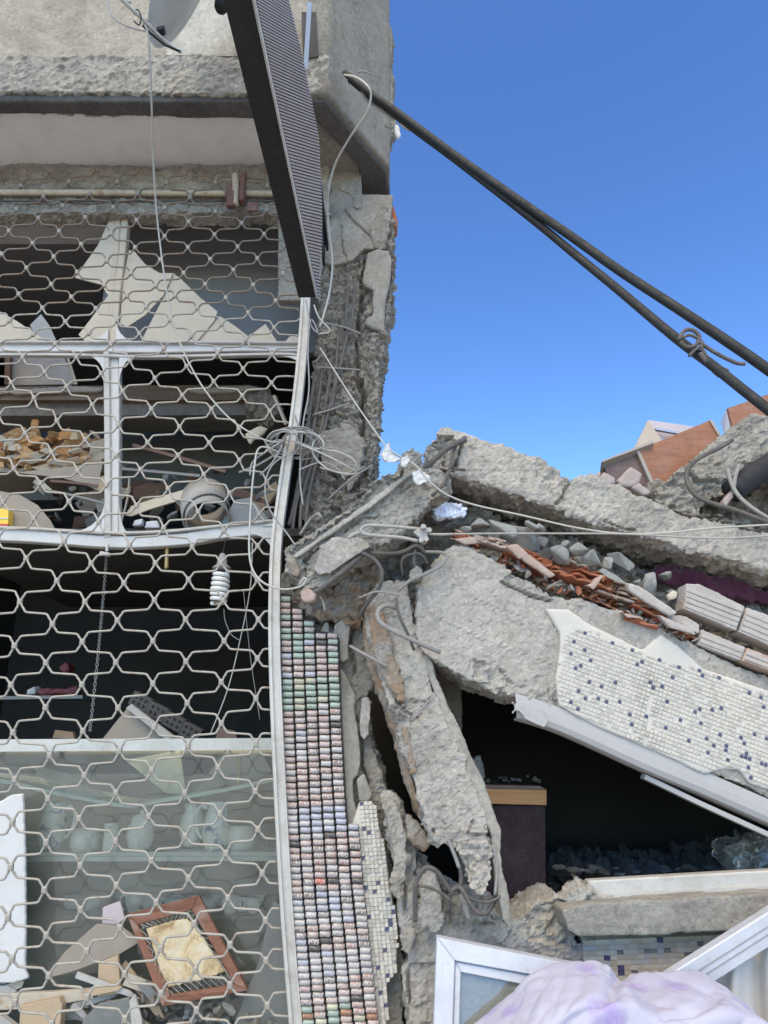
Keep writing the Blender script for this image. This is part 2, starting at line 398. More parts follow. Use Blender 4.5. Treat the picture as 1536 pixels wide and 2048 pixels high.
def glassmat(name, tint, dust=.2, gloss=.16):
    m, t, b = newmat(name); o = t.nodes['Material Output']; co = coords(t)
    tr = nd(t, 'ShaderNodeBsdfTransparent'); tr.inputs[0].default_value = (*tint, 1)
    gl = nd(t, 'ShaderNodeBsdfGlossy'); gl.inputs['Roughness'].default_value = .03
    df = nd(t, 'ShaderNodeBsdfDiffuse'); df.inputs[0].default_value = (.42, .43, .375, 1)
    fr = nd(t, 'ShaderNodeFresnel'); fr.inputs[0].default_value = 1.5
    a = nd(t, 'ShaderNodeMixShader'); fa = nd(t, 'ShaderNodeMath', operation='ADD'); fa.inputs[1].default_value = gloss
    t.links.new(fr.outputs[0], fa.inputs[0]); t.links.new(fa.outputs[0], a.inputs[0]); t.links.new(tr.outputs[0], a.inputs[1]); t.links.new(gl.outputs[0], a.inputs[2])
    d = nd(t, 'ShaderNodeMixShader'); dr = ramp(t, noise(t, co, 3.5, 6, .65, .5), [(.35, dust * .35), (.75, dust)])
    t.links.new(dr, d.inputs[0]); t.links.new(a.outputs[0], d.inputs[1]); t.links.new(df.outputs[0], d.inputs[2])
    t.links.new(d.outputs[0], o.inputs[0]); return m
M['glass'] = glassmat('dusty glass', (.95, .965, .94), .24, .03)
M['glass2'] = glassmat('pane of window', (.80, .82, .80), .5, .06)
M['film'] = glassmat('plastic film', (.80, .80, .78), .35, .01)

def hidemat():
    m, t, b = newmat('stretched hide'); co = coords(t)
    c = ramp(t, noise(t, co, 9, 7, .7, 1.2), [(.3, (.62, .56, .44)), (.5, (.55, .44, .27)), (.62, (.30, .19, .085)), (.75, (.62, .58, .50))])
    t.links.new(c, b.inputs['Base Color']); b.inputs['Roughness'].default_value = .9; bump(t, b, noise(t, co, 60, 6, .7, 1.5), .6, .006); return m
M['hide'] = hidemat()
def ceramic_blue():
    m, t, b = newmat('ceramic with blue sprigs'); co = coords(t)
    c = ramp(t, noise(t, co, 22, 4, .6, .6), [(.55, (.80, .80, .70)), (.62, (.20, .21, .40)), (.7, (.12, .12, .26))])
    t.links.new(c, b.inputs['Base Color']); b.inputs['Roughness'].default_value = .25; return m
M['ceramic_b'] = ceramic_blue()
def sheetmat():
    m, t, b = newmat('lilac flowered sheet'); co = coords(t)
    w = nd(t, 'ShaderNodeTexNoise'); w.inputs['Scale'].default_value = 15; w.inputs['Detail'].default_value = 3; t.links.new(co, w.inputs['Vector'])
    ad = nd(t, 'ShaderNodeVectorMath', operation='MULTIPLY_ADD'); ad.inputs[1].default_value = (.055, .055, .055)
    t.links.new(w.outputs['Color'], ad.inputs[0]); t.links.new(co, ad.inputs[2])
    v = nd(t, 'ShaderNodeTexVoronoi'); v.inputs['Scale'].default_value = 5.6; v.inputs['Randomness'].default_value = .85; t.links.new(ad.outputs[0], v.inputs['Vector'])
    core = ramp(t, v.outputs['Distance'], [(.10, .95), (.20, .7), (.27, .4), (.32, 0.0)])
    pet = ramp(t, noise(t, co, 48, 3, .6), [(.35, .55), (.6, 1.0)])
    k = nd(t, 'ShaderNodeMath', operation='MULTIPLY'); t.links.new(core, k.inputs[0]); t.links.new(pet, k.inputs[1])
    base = ramp(t, noise(t, co, 5, 5, .6), [(.3, (.37, .355, .435)), (.7, (.43, .415, .49))])
    c = mixc(t, k.outputs[0], base, (.31, .235, .46)); t.links.new(c, b.inputs['Base Color']); b.inputs['Roughness'].default_value = .9
    bump(t, b, noise(t, co, 250, 2), .15, .002); return m
M['sheet'] = sheetmat()
# ------------------------------------------------------------------ ground
g = mk('ground', [(-400, -400, 0), (400, -400, 0), (400, 400, 0), (-400, 400, 0)], [[0, 1, 2, 3]], M['asphalt'])
tag(g, kind='structure')

# ------------------------------------------------------------------ the shop building (left)
H0 = EYE + 3.152
A = PZ(655, 187, H0); B = PZ(780, 336, H0)
bld = thing('shop_building', 'damaged grey concrete shop building with overhanging upper storey and bared corner column', 'building', (-1.2, 3.6, 0))
# upper storey
rough('slab_edge', [(-330, 108), (300, 108), (660, 110), (660, 186), (390, 186), (240, 183), (-330, 181)], A.y, .16, M['conc'], bld, vox=.013, amp=.012, fr=9, flat=.9, chip=.035, seed=3,
      spalls=[([(90, 110), (260, 112), (240, 178), (120, 172)], .006, .012), ([(330, 130), (380, 128), (375, 182), (335, 180)], .004, .014)])
f = [P(-330, 112, A.y + .035), P(420, 112, A.y + .035), P(640, 112, A.y + .035)]
zt = 7.2
mk('upper_wall', [(f[0].x, A.y + .035, f[0].z - .05), (f[2].x, A.y + .035, f[0].z - .05), (f[2].x, A.y + .035, zt), (f[0].x, A.y + .035, zt),
                  (f[0].x, A.y + .25, f[0].z - .05), (f[2].x, A.y + .25, f[0].z - .05), (f[2].x, A.y + .25, zt), (f[0].x, A.y + .25, zt)],
   [[0, 1, 2, 3], [7, 6, 5, 4], [0, 4, 5, 1], [1, 5, 6, 2], [2, 6, 7, 3], [3, 7, 4, 0]], M['beige_wall'], bld)
plate('balcony_panel', [(332, 110), (475, 112), (470, -160), (330, -160)], A.y + .02, .012, M['beige_lt'], bld)
plate('panel_edge_strip', [(470, 112), (474, 112), (474, -160), (470, -160)], A.y + .012, .02, M['conc_dk'], bld)
plan = [P(610, 150, A.y), A, B, B + Vector((0, .7, 0)), P(610, 150, A.y + .5)]
plan = [Vector((p.x, p.y, H0 - .002)) for p in plan]
rough('corner_wall', None, 0, 0, M['conc_wall'], bld, vox=.017, amp=.004, flat=1, chip=.004, ext=(0, 0, 2.5), world_pts=plan, seed=12,
      cracks=[([(672, 20), (674, 75), (682, 110), (684, 140)], 2.5, .008)])
win = plate('window', [(603, 24), (632, 24), (637, 112), (606, 118)], A.y - .006, .03, M['room'], bld)
wo = MB(); wo.bar([P(611, 138, A.y - .03), P(619, 4, A.y - .16)], .022, .012); wo.build('sash', M['mirror_blue'], win)
# mosaic chips seen on the return face of the corner
rough('torn_corner_render', [(768, -20), (778, 40), (786, 60), (784, 120), (789, 150), (786, 215), (790, 250), (784, 275), (770, 285), (766, 160)], B.y + .02, .1, M['conc_wall'], bld, vox=.009, amp=.014, seed=99)
# lip and soffit
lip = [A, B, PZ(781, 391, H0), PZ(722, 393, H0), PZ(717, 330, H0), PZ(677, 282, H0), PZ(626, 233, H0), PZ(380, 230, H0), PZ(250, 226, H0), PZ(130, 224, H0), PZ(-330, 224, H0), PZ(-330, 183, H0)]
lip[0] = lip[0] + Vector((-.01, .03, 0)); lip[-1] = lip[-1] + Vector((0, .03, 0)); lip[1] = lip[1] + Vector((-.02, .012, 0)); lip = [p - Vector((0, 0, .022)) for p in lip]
rough('drip_lip', None, 0, 0, M['conc_black'], bld, vox=.014, amp=.004, chip=.012, flat=1, ext=(0, 0, .07), world_pts=lip, seed=5)
zs_ = H0 + .018
sp = [Vector((-2.9, A.y + .08, zs_)), Vector((A.x - .03, A.y + .08, zs_)), Vector((B.x - .05, B.y + .03, zs_)), Vector((B.x - .05, 4.1, zs_)), Vector((-2.9, 4.1, zs_))]
m = MB(); m.prism(sp, [p + Vector((0, 0, .05)) for p in sp]); m.build('soffit', M['soffit'], bld)
rough('lintel_wall', [(-330, 322), (150, 318), (200, 330), (260, 326), (330, 335), (420, 322), (480, 326), (660, 320), (660, 425), (-330, 425)], 3.40, .12, M['conc'], bld, vox=.012, amp=.014, fr=8, flat=.9, seed=31,
      spalls=[([(380, 335), (450, 330), (460, 352), (390, 358)], .01, .02), ([(0, 340), (180, 350), (260, 372), (0, 380)], .006, .012)])
# pier face and bared column
rough('pier_plaster', [(556, 330), (722, 340), (724, 388), (786, 388), (782, 432), (770, 470), (748, 498), (728, 497), (705, 520), (690, 523), (668, 530), (648, 524), (640, 560), (600, 600), (556, 600)], 3.44, .05, M['plaster'], bld,
      vox=.0055, amp=.005, fr=9, chip=.010, flat=.9, seed=8, cracks=[([(690, 418), (705, 440), (722, 455), (742, 472)], 2.0, .03), ([(682, 450), (684, 490), (694, 522)], 1.6, .025)])
rough('hanging_plaster', [(676, 366), (722, 372), (726, 400), (724, 414), (712, 418), (700, 408), (708, 398), (700, 388), (680, 380)], 3.43, .03, M['plaster'], bld, vox=.006, amp=.009, fr=12, seed=81)
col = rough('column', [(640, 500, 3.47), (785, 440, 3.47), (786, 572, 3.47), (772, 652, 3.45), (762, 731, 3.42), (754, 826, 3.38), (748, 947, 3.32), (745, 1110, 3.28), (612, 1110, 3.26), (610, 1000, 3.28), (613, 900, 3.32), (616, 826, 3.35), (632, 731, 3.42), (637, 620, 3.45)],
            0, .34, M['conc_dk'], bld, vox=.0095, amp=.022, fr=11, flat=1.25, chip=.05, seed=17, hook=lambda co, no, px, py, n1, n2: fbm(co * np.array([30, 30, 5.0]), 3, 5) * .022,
            cracks=[([(745, 500), (728, 545), (722, 600), (716, 655), (722, 680)], 5, .05), ([(713, 680), (716, 760), (726, 800), (722, 830)], 4, .06), ([(725, 760), (729, 830), (722, 930)], 5, .08),
                    ([(655, 820), (690, 835), (720, 830)], 3, .04), ([(640, 960), (690, 975), (735, 965)], 3, .04)])
for q in ([(697, 555), (694, 610), (690, 660)], [(678, 655), (670, 760), (664, 830)], [(650, 700), (637, 800), (618, 900), (592, 1010), (585, 1060)], [(662, 740), (640, 870), (606, 990), (600, 1060)],
          [(698, 655), (676, 750), (648, 860), (618, 990), (612, 1060)], [(712, 560), (706, 620), (702, 660)], [(628, 760), (612, 880), (590, 1000), (578, 1050)]):
    wire('rebar', q, 0, .0085, M['rebar_lt'], col, jit=.004) if False else wire('rebar', [(x, y, lerp([(500, 3.43), (826, 3.33), (1060, 3.2)], y)) for x, y in q], 0, .0085, M['rebar'], col)
for q in ([(650, 646), (690, 655), (722, 668)], [(632, 734), (680, 737), (720, 740)], [(626, 830), (660, 820), (700, 806)], [(655, 1000), (700, 960), (745, 930)]):
    wire('stirrup', [(x, y, lerp([(500, 3.41), (826, 3.31), (1060, 3.2)], y)) for x, y in q], 0, .0045, M['rebar_lt'], col)
rough('plaster_slab', [(734, 505), (752, 497), (778, 500), (784, 520), (780, 560), (771, 600), (768, 664), (746, 656), (728, 648), (735, 632), (745, 625), (744, 580), (736, 578), (724, 562), (730, 530)], 3.42, .04, M['plaster'], bld, vox=.009, amp=.004, chip=.006, seed=4,
      spalls=[([(726, 580), (743, 578), (744, 620), (738, 634), (726, 630)], .02, .02)])
rough('hollow_brick_end', [(779, 408), (788, 412), (795, 440), (795, 452), (782, 456), (778, 430)], 3.50, .1, M['terra'], bld, vox=.007, amp=.006)
rough('plaster_flake', [(738, 455), (770, 405), (782, 440), (775, 480), (762, 500), (748, 492)], 3.43, .04, M['conc_dk'], bld, vox=.009, amp=.012, seed=44)
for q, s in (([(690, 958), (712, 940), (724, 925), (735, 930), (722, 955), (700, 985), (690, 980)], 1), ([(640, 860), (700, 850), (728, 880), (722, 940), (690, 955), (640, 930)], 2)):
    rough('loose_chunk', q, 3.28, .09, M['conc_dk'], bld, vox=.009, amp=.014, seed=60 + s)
# lower column, behind the battery strip
low = rough('lower_column', [(560, 1150), (640, 1090), (735, 1120), (738, 1190), (722, 1240), (738, 1280), (748, 1380), (738, 1392), (742, 1480), (766, 1545), (770, 1600), (778, 1720), (790, 1810), (800, 1880), (806, 1960), (812, 2200), (575, 2200), (575, 1700)], 3.22, .36, M['conc'], bld,
            vox=.011, amp=.016, fr=9, flat=.8, chip=.04, seed=21, cracks=[([(745, 1390), (738, 1440), (722, 1480), (726, 1560), (732, 1605)], 5, .04), ([(706, 1240), (700, 1300), (712, 1350)], 4, .04)],
            spalls=[([(600, 1180), (720, 1150), (720, 1240), (690, 1260), (610, 1240)], .05, .03)])
for q, s in (([(662, 1290), (668, 1250), (684, 1237), (702, 1240), (696, 1290), (698, 1318), (682, 1326), (676, 1300)], 1),
             ([(678, 1332), (692, 1350), (711, 1392), (709, 1420), (717, 1470), (722, 1520), (717, 1548), (706, 1560), (707, 1600), (720, 1650), (700, 1660), (694, 1640), (688, 1560), (682, 1450)], 2),
             ([(640, 1262), (650, 1243), (658, 1246), (659, 1275), (646, 1280)], 3), ([(718, 1602), (712, 1560), (728, 1545), (745, 1590), (735, 1606)], 5)):
    rough('plaster_sheet', q, 3.155, .03, M['plaster'], bld, vox=.007, amp=.003, chip=.004, seed=70 + s)
rough('loose_flake', [(722, 1395), (738, 1392), (743, 1410), (738, 1470), (728, 1482), (718, 1470), (720, 1425)], 3.15, .05, M['conc_lt'], bld, vox=.007, amp=.006, seed=77)
# narrow strip of mosaic beside the batteries
mosp = [(706, 1660), (719, 1602), (748, 1606), (760, 1659), (773, 1717), (785, 1803), (795, 1873), (793, 1943), (774, 1970), (776, 2030), (766, 2140), (735, 2140)]
ms = rough('mosaic_strip', [(700, 1655)] + mosp[1:], 3.145, .05, M['grout'], bld, vox=.008, amp=.002, chip=.004, seed=78)
tb = MB(); mats_strip = [M['tile_w3'], M['tile_w2'], M['tile_b']]
for r_ in range(72):
    for c_ in range(11):
        x = 715 + c_ * 8.4 + (r_ * 8.4) * .1 + rng.uniform(-.3, .3); y = 1607 + r_ * 8.4 - c_ * .4 + rng.uniform(-.3, .3)
        if not inpoly(np.array([x]), np.array([y]), mosp)[0] or x < lerp([(1600, 718), (1660, 720), (1800, 733), (2048, 760), (2200, 780)], y): continue
        u = rng.random()
        if u < .06: continue
        tb.cur = 2 if u < .125 else (0 if u < .62 else 1)
        c = P(x, y, 3.1445); h = .0066
        tb.box(c + Vector((0, -.002, 0)), (h, 0, 0), (0, .005, 0), (.0008, 0, h))
tag(tb.build('mosaic_tile_field', None, ms, mats=mats_strip), kind='stuff')
# rooms of the shop
XR = P(600, 900, 3.7).x
def slab(name, x0, x1, y0, y1, z0, z1, mat, parent):
    m = MB(); m.box(((x0 + x1) / 2, (y0 + y1) / 2, (z0 + z1) / 2), ((x1 - x0) / 2, 0, 0), (0, (y1 - y0) / 2, 0), (0, 0, (z1 - z0) / 2)); return m.build(name, mat, parent)
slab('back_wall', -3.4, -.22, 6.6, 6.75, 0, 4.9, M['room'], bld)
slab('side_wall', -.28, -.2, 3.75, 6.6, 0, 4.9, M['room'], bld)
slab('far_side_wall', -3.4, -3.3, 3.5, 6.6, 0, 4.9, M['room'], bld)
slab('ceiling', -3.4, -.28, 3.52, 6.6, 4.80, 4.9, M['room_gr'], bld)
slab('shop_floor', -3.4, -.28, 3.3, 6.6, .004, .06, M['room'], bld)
zm = P(300, 830, 4.2).z
slab('mezzanine_wall', P(205, 600, 3.9).x, -.30, 3.9, 3.96, P(300, 705, 3.9).z, 4.8, M['room_gr'], bld)
plate('concrete_beam', [(-320, 798), (520, 796), (560, 830), (-320, 832)], 4.25, .25, M['plaster'], bld)
plate('timber_beam', [(-320, 776), (245, 771), (500, 770), (540, 778), (545, 800), (-320, 800)], 4.20, .12, M['wood_beam'], bld)
plate('mezzanine_back', [(-320, 832), (560, 832), (560, 1000), (-320, 1000)], 4.7, .05, M['room_green'], bld)
slab('mezzanine_floor', -2.4, -.28, 3.62, 5.6, P(200, 1062, 3.6).z - .02, P(200, 1062, 3.6).z + .02, M['room'], bld)
rough('torn_edge', [(360, 778), (420, 772), (500, 768), (530, 776), (500, 782), (400, 786)], 4.17, .05, M['cream'], bld, vox=.012, amp=.006)
rough('torn_edge', [(-40, 782), (60, 776), (150, 770), (206, 774), (206, 782), (90, 786), (-40, 788)], 4.17, .05, M['cream'], bld, vox=.012, amp=.01)

# ------------------------------------------------------------------ battery strip
strip = thing('battery_strip', 'column cladding of stacked battery-like printed cylinders in rows beside the white rail', 'cladding', P(650, 2100, 3.12))
Lx = [(1190, 560), (1300, 562), (1400, 565), (1500, 568), (1600, 572), (1700, 577), (1800, 583), (1900, 592), (2000, 600), (2200, 620)]
def ncol(y):
    return 1 if y < 1214 else 2 if y < 1236 else 3 if y < 1262 else 4 if y < 1272 else 5 if y < 1658 else 6
Wp = [(1190, 23.0), (1400, 23.3), (1650, 24.0), (1800, 24.6), (2048, 25.6), (2200, 26)]
bk = [(556, 1186), (582, 1188), (584, 1212), (606, 1214), (608, 1236), (630, 1240), (634, 1262), (656, 1264), (658, 1274), (679, 1276), (682, 1400), (690, 1560), (696, 1655), (717, 1658), (722, 1760), (738, 1900), (756, 2040), (775, 2200), (610, 2200), (585, 1850), (570, 1600), (562, 1400)]
plate('backing_board', bk, 3.135, .02, paint('dark adhesive', (.035, .027, .024), .8, .3), strip)
def battmat(name, col, ink, amt):
    m, t, b = newmat(name); tc = t.nodes.new('ShaderNodeTexCoord'); oi = t.nodes.new('ShaderNodeObjectInfo')
    mp = nd(t, 'ShaderNodeMapping'); mp.inputs['Scale'].default_value = (260, 40, 200); t.links.new(tc.outputs['Object'], mp.inputs[0]); t.links.new(tc.outputs['Object'], mp.inputs['Location'])
    ad = nd(t, 'ShaderNodeVectorMath', operation='ADD'); t.links.new(mp.outputs[0], ad.inputs[0])
    geo = t.nodes.new('ShaderNodeNewGeometry'); t.links.new(geo.outputs['Random Per Island'], ad.inputs[1])
    n = noise(t, ad.outputs[0], 1.0, 2, .5)
    sep = nd(t, 'ShaderNodeSeparateXYZ'); t.links.new(tc.outputs['Object'], sep.inputs[0])
    k = ramp(t, n, [(.50, 0.0), (.56, amt)])
    c = mixc(t, k, col, ink)
    rv = ramp(t, oi.outputs['Random'], [(0, .82), (1, 1.05)]); c = mixc(t, 1.0, c, rv, 'MULTIPLY')
    d = ramp(t, noise(t, tc.outputs['Object'], 120, 4), [(.42, 0.0), (.72, .6)]); c = mixc(t, d, c, (.27, .22, .18))
    t.links.new(c, b.inputs['Base Color']); b.inputs['Roughness'].default_value = .38; return m
capm = paint('battery cap', (.10, .09, .085), .4, .3, scale=40)
BK = {'pink': battmat('wrap white red', (.46, .41, .38), (.30, .13, .10), .75), 'white': battmat('wrap white', (.46, .435, .415), (.26, .24, .24), .45), 'ink': battmat('wrap white black', (.46, .42, .395), (.10, .06, .05), .8),
      'green': battmat('wrap green', (.32, .395, .335), (.20, .27, .21), .6), 'blue': battmat('wrap blue', (.40, .405, .445), (.22, .23, .32), .5), 'dark': battmat('wrap black', (.035, .033, .035), (.1, .1, .1), .4),
      'olive': battmat('wrap olive', (.45, .45, .33), (.3, .27, .2), .6), 'rust': battmat('wrap rusty', (.34, .16, .08), (.2, .08, .04), .6), 'redlid': battmat('wrap red', (.45, .10, .07), (.6, .5, .45), .5)}
bw, br = 21.0 * pxm(3.12, 1600), 5.9 * pxm(3.12, 1600)
def battmesh(mb=None, M4=None):
    m = mb or MB(); T = M4 or Matrix.Identity(4); n = 8
    def ring(x, r): return [T @ Vector((x, r * math.cos(2 * math.pi * k / n), r * math.sin(2 * math.pi * k / n))) for k in range(n)]
    h = bw / 2; st = [(-h, br * .93, 1), (-h + .0015, br, 0), (h - .0025, br, 0), (h - .0008, br * .9, 1), (h - .0008, br * .38, 1), (h + .0016, br * .36, 1)]
    b0 = len(m.v); base = m.cur
    for x, r, _ in st: m.v += ring(x, r)
    for i in range(len(st) - 1):
        for k in range(n):
            m.f.append([b0 + i * n + k, b0 + i * n + (k + 1) % n, b0 + (i + 1) * n + (k + 1) % n, b0 + (i + 1) * n + k]); m.m.append(base if i < 2 else -1)
    m.f.append([b0 + k for k in range(n)][::-1]); m.m.append(-1); m.f.append([b0 + 5 * n + k for k in range(n)]); m.m.append(-1)
    return m
bmesh_k = {}
for k, mt in BK.items():
    m = battmesh(); me = bpy.data.meshes.new('battery_' + k); me.from_pydata([tuple(v) for v in m.v], [], m.f); me.materials.append(mt); me.materials.append(capm)
    me.polygons.foreach_set('material_index', [0 if q == 0 else 1 for q in m.m]); me.polygons.foreach_set('use_smooth', [True] * len(me.polygons)); me.update(); bmesh_k[k] = me
def bcolor(y, c):
    u = rng.random()
    if y < 1340: return ['green', 'pink', 'pink', 'blue', 'dark', 'ink'][0 if u < .32 else 1 if u < .80 else 3 if u < .84 else 4 if u < .89 else 5]
    if y < 1362: return 'pink' if u < .4 else 'green' if u < .6 else 'blue' if u < .8 else 'dark'
    if y < 1424: return 'green' if u < .80 else 'olive' if u < .93 else 'white'
    if 1610 < y < 1665: return 'blue' if c >= 1 and u < .78 else 'white'
    if 1785 < y < 1850: return 'blue' if u < .45 else 'white' if u < .8 else 'ink'
    if 1905 < y < 1950: return 'blue' if u < .3 else 'white'
    if y > 2010: return 'green' if u < .35 else 'olive' if u < .5 else 'pink' if u < .9 else 'rust'
    if 1755 < y < 1772 and c == 2: return 'redlid'
    if 1560 < y < 1720: return 'ink' if u < .3 else 'pink' if u < .7 else 'white' if u < .93 else 'dark'
    return 'pink' if u < .45 else 'white' if u < .8 else 'ink' if u < .93 else 'blue' if u < .96 else 'dark'
bl = []; y = 1197.0
while y < 2190:
    for c in range(ncol(y)):
        W = lerp(Wp, y); x = lerp(Lx, y) + (c + .5) * W
        sl_ = lerp([(1200, -.015), (1500, -.07), (1750, -.06), (2048, -.1)], y)
        yy = y + (c - 1.5) * W * sl_ + rng.uniform(-.7, .7)
        if 1700 < y < 1790 and c >= 4: yy += 4 * math.sin((y - 1700) / 90 * math.pi)
        bl.append((x + rng.uniform(-.6, .6), yy, c, bcolor(y, c)))
    y += lerp([(1200, 12.6), (1400, 12.9), (1700, 13.0), (2048, 13.4)], y)
vis = [b_ for b_ in bl if b_[1] < 2060]
near = sorted(vis, key=lambda b_: -b_[1])[:300]; keep = set(id(b_) for b_ in near)
rest = MB(); rk = list(BK); capi = len(rk)
for b_ in bl:
    x, y, c, k = b_
    T = Matrix.Translation(P(x, y, 3.122 - rng.uniform(0, .004))) @ Matrix.Rotation(rng.uniform(-.03, .03) + .05, 4, 'Y') @ Matrix.Rotation(rng.uniform(0, 6), 4, 'X')
    sc = Matrix.Scale(lerp(Wp, y) / lerp([(1200, 1.0), (2048, 1.145)], y) / 22.4, 4)
    if id(b_) in keep: inst('battery', bmesh_k[k], T @ sc, strip)
    else:
        rest.cur = rk.index(k); battmesh(rest, T @ sc)
rest.m = [q if q >= 0 else capi for q in rest.m]
tag(rest.build('battery_rows', None, strip, smooth=True, mats=[BK[k] for k in rk] + [capm]), kind='stuff')

# ------------------------------------------------------------------ white guide rail
rail = thing('guide_rail', 'tall bent white painted steel rail between the grille and the column', 'rail', P(590, 2180, 3.1))
RP = [(612, 560, 3.33), (608, 640, 3.31), (600, 740, 3.27), (587, 850, 3.22), (575, 910, 3.20), (562, 1000, 3.16), (552, 1080, 3.12), (548, 1180, 3.09), (548, 1300, 3.08), (553, 1450, 3.08), (561, 1620, 3.09), (570, 1780, 3.10), (580, 1920, 3.11), (592, 2060, 3.12), (604, 2190, 3.13)]
pts = catmull([P(*p) for p in RP], 6)
m = MB(); m.bar(pts, .046, .05); m.build('channel', M['white'], rail)
m = MB(); m.bar([p + Vector((-.013, -.012, 0)) for p in pts], .010, .013); m.build('front_bead', M['white'], rail)
m = MB(); m.bar([p + Vector((.022, -.005, 0)) for p in pts], .006, .03); m.build('side_flange', M['white'], rail)
m = MB()
for i in range(16):
    m.tube([P(612 - i, 560, 3.3)], .001, 3, False) if False else None
# ------------------------------------------------------------------ rolling grille
gr = thing('rolling_grille', 'wavy link rolling grille of grey painted wire bulging across the shop front', 'grille', P(250, 2150, 3.15))
rows = [341, 366, 391, 416, 441, 466, 491, 516, 541, 566, 590, 614, 640, 667, 692, 719, 749, 777, 805, 842, 874, 906, 938, 970, 1008, 1044, 1085, 1122, 1160, 1203, 1244, 1287, 1329, 1370, 1415, 1460, 1505, 1550, 1595, 1640, 1685, 1730, 1775, 1820, 1865, 1909, 1953, 1998, 2043, 2088, 2133]
anc = [(341, 240), (466, 224), (516, 214), (566, 204), (614, 185), (667, 172), (719, 153), (777, 137), (842, 120), (906, 107), (970, 82), (1044, 65), (1122, 51), (1203, 40), (1287, 32), (1370, 27), (1460, 25), (1640, 20), (1909, 24), (2150, 30)]
spc = [(341, 97), (466, 100), (600, 104), (700, 111), (850, 119), (1000, 128), (1100, 132), (1200, 136), (1400, 138), (1600, 141), (2000, 146), (2150, 148)]
slp = [(341, 0), (466, .01), (600, .025), (700, .04), (850, .06), (1000, .05), (1122, .02), (1200, 0), (1290, -.03), (1460, -.04), (1600, -.05), (1820, -.08), (2150, -.08)]
gD = [(341, 3.37), (600, 3.33), (850, 3.25), (1100, 3.15), (1250, 3.09), (1600, 3.11), (2150, 3.17)]
rx = [(p[1], p[0] - 11) for p in RP]; rx = [(300, 600)] + rx
i0 = rows.index(1122)
def node(j, k):
    y = rows[j]; x = lerp(anc, y) + (k + (.5 if (j - i0) % 2 else 0)) * lerp(spc, y)
    h = math.sin(j * 12.9898 + k * 78.233) * 43758.5453; h -= math.floor(h); h2 = math.sin(j * 39.3 + k * 11.1) * 9871.3; h2 -= math.floor(h2)
    return x + (h - .5) * 6 + 5 * math.sin(y * .013 + k), y + (x - 150) * lerp(slp, y) + (h2 - .5) * 5 + 4 * math.sin(x * .012 + y * .021)
SH = [(.04, .02), (.05, .13), (.08, .23), (.12, .31), (.145, .40), (.185, .452), (.26, .473), (.5, .5), (.74, .527), (.815, .548), (.855, .60), (.88, .69), (.92, .77), (.95, .87), (.96, .98)]
K0, K1 = -3, 6
for j in range(len(rows) - 1):
    off = .5 if (j - i0) % 2 else 0; seq = []
    for k in range(K0, K1):
        a = node(j, k); b = node(j + 1, k) if off == 0 else node(j + 1, k + 1)     # next lower node to the right
        b_left = node(j + 1, k - 1) if off == 0 else node(j + 1, k)
        for (tx, ty) in SH[::-1]: seq.append((a[0] + (b_left[0] - a[0]) * tx, a[1] + (b_left[1] - a[1]) * ty))
        for (tx, ty) in SH: seq.append((a[0] + (b[0] - a[0]) * tx, a[1] + (b[1] - a[1]) * ty))
    out = []
    for x, y in seq:
        if x > lerp(rx, y): break
        if not out or (abs(x - out[-1][0]) + abs(y - out[-1][1])) > .8: out.append((x, y))
    if out and out[-1][0] < 620:
        out.append((lerp(rx, out[-1][1]) + 4, out[-1][1] + 1))
    m = MB(); m.tube([P(x, y, lerp(gD, y) + .012 * math.sin(x * .011 + y * .003)) for x, y in out], .0047, 6); m.build('wavy_rod', M['grille_rust_shade'] if j < 11 else M['grille'], gr, True)
cm = MB(); cm.box((0, 0, 0), (.0098, 0, 0), (0, .0085, 0), (0, 0, .0125)); clip = cm.build('clip', M['grille'], gr, bevel=.003); clm = clip.data
first = True
for j in range(1, len(rows) - 1):
    for k in range(K0, K1):
        x, y = node(j, k)
        if x > lerp(rx, y) - 6 or x < -160: continue
        w = P(x, y, lerp(gD, y) + .012 * math.sin(x * .011 + y * .003)) - Vector((0, 0, .0))
        if first: clip.location = w - wloc(gr); first = False
        else: inst('clip', clm, Matrix.Translation(w), gr)
clm.transform(Matrix.Translation((0, 0, -(max(v.co.z for v in clm.vertices) + min(v.co.z for v in clm.vertices)) / 2)))
# roller bar above the grille with its bracket
rb = thing('roller_bar', 'rust stained beige roller tube with a brown bracket under the soffit', 'roller', P(200, 390, 3.39))
wire('tube', [(-320, 384), (240, 386), (640, 388)], 3.375, .018, paint('beige roller', (.46, .38, .27), .6, .5, (.16, .09, .05), 8, .3, rust=.6), rb, 2, 10)
wire('lower_rod', [(-320, 402), (640, 402)], 3.385, .006, M['rebar'], rb, 2, 6)
br_ = MB(); br_.box(P(470, 385, 3.35), (.05, 0, 0), (0, .03, 0), (0, 0, .055)); br_.box(P(486, 376, 3.33), (.012, 0, 0), (0, .03, 0), (0, 0, .10)); br_.box(P(462, 400, 3.32), (.02, 0, 0), (0, .02, 0), (0, 0, .05)); br_.box(P(505, 414, 3.34), (.03, 0, 0), (0, .01, 0), (0, 0, .03))
br_.build('bracket', paint('brown bracket', (.13, .055, .04), .7, .4, (.3, .25, .2), 20, .3), rb, bevel=.004)
wire('bracket_pin', [(470, 350), (472, 372), (470, 410)], 3.32, .02, paint('beige pin', (.42, .34, .25), .7, .4), rb)

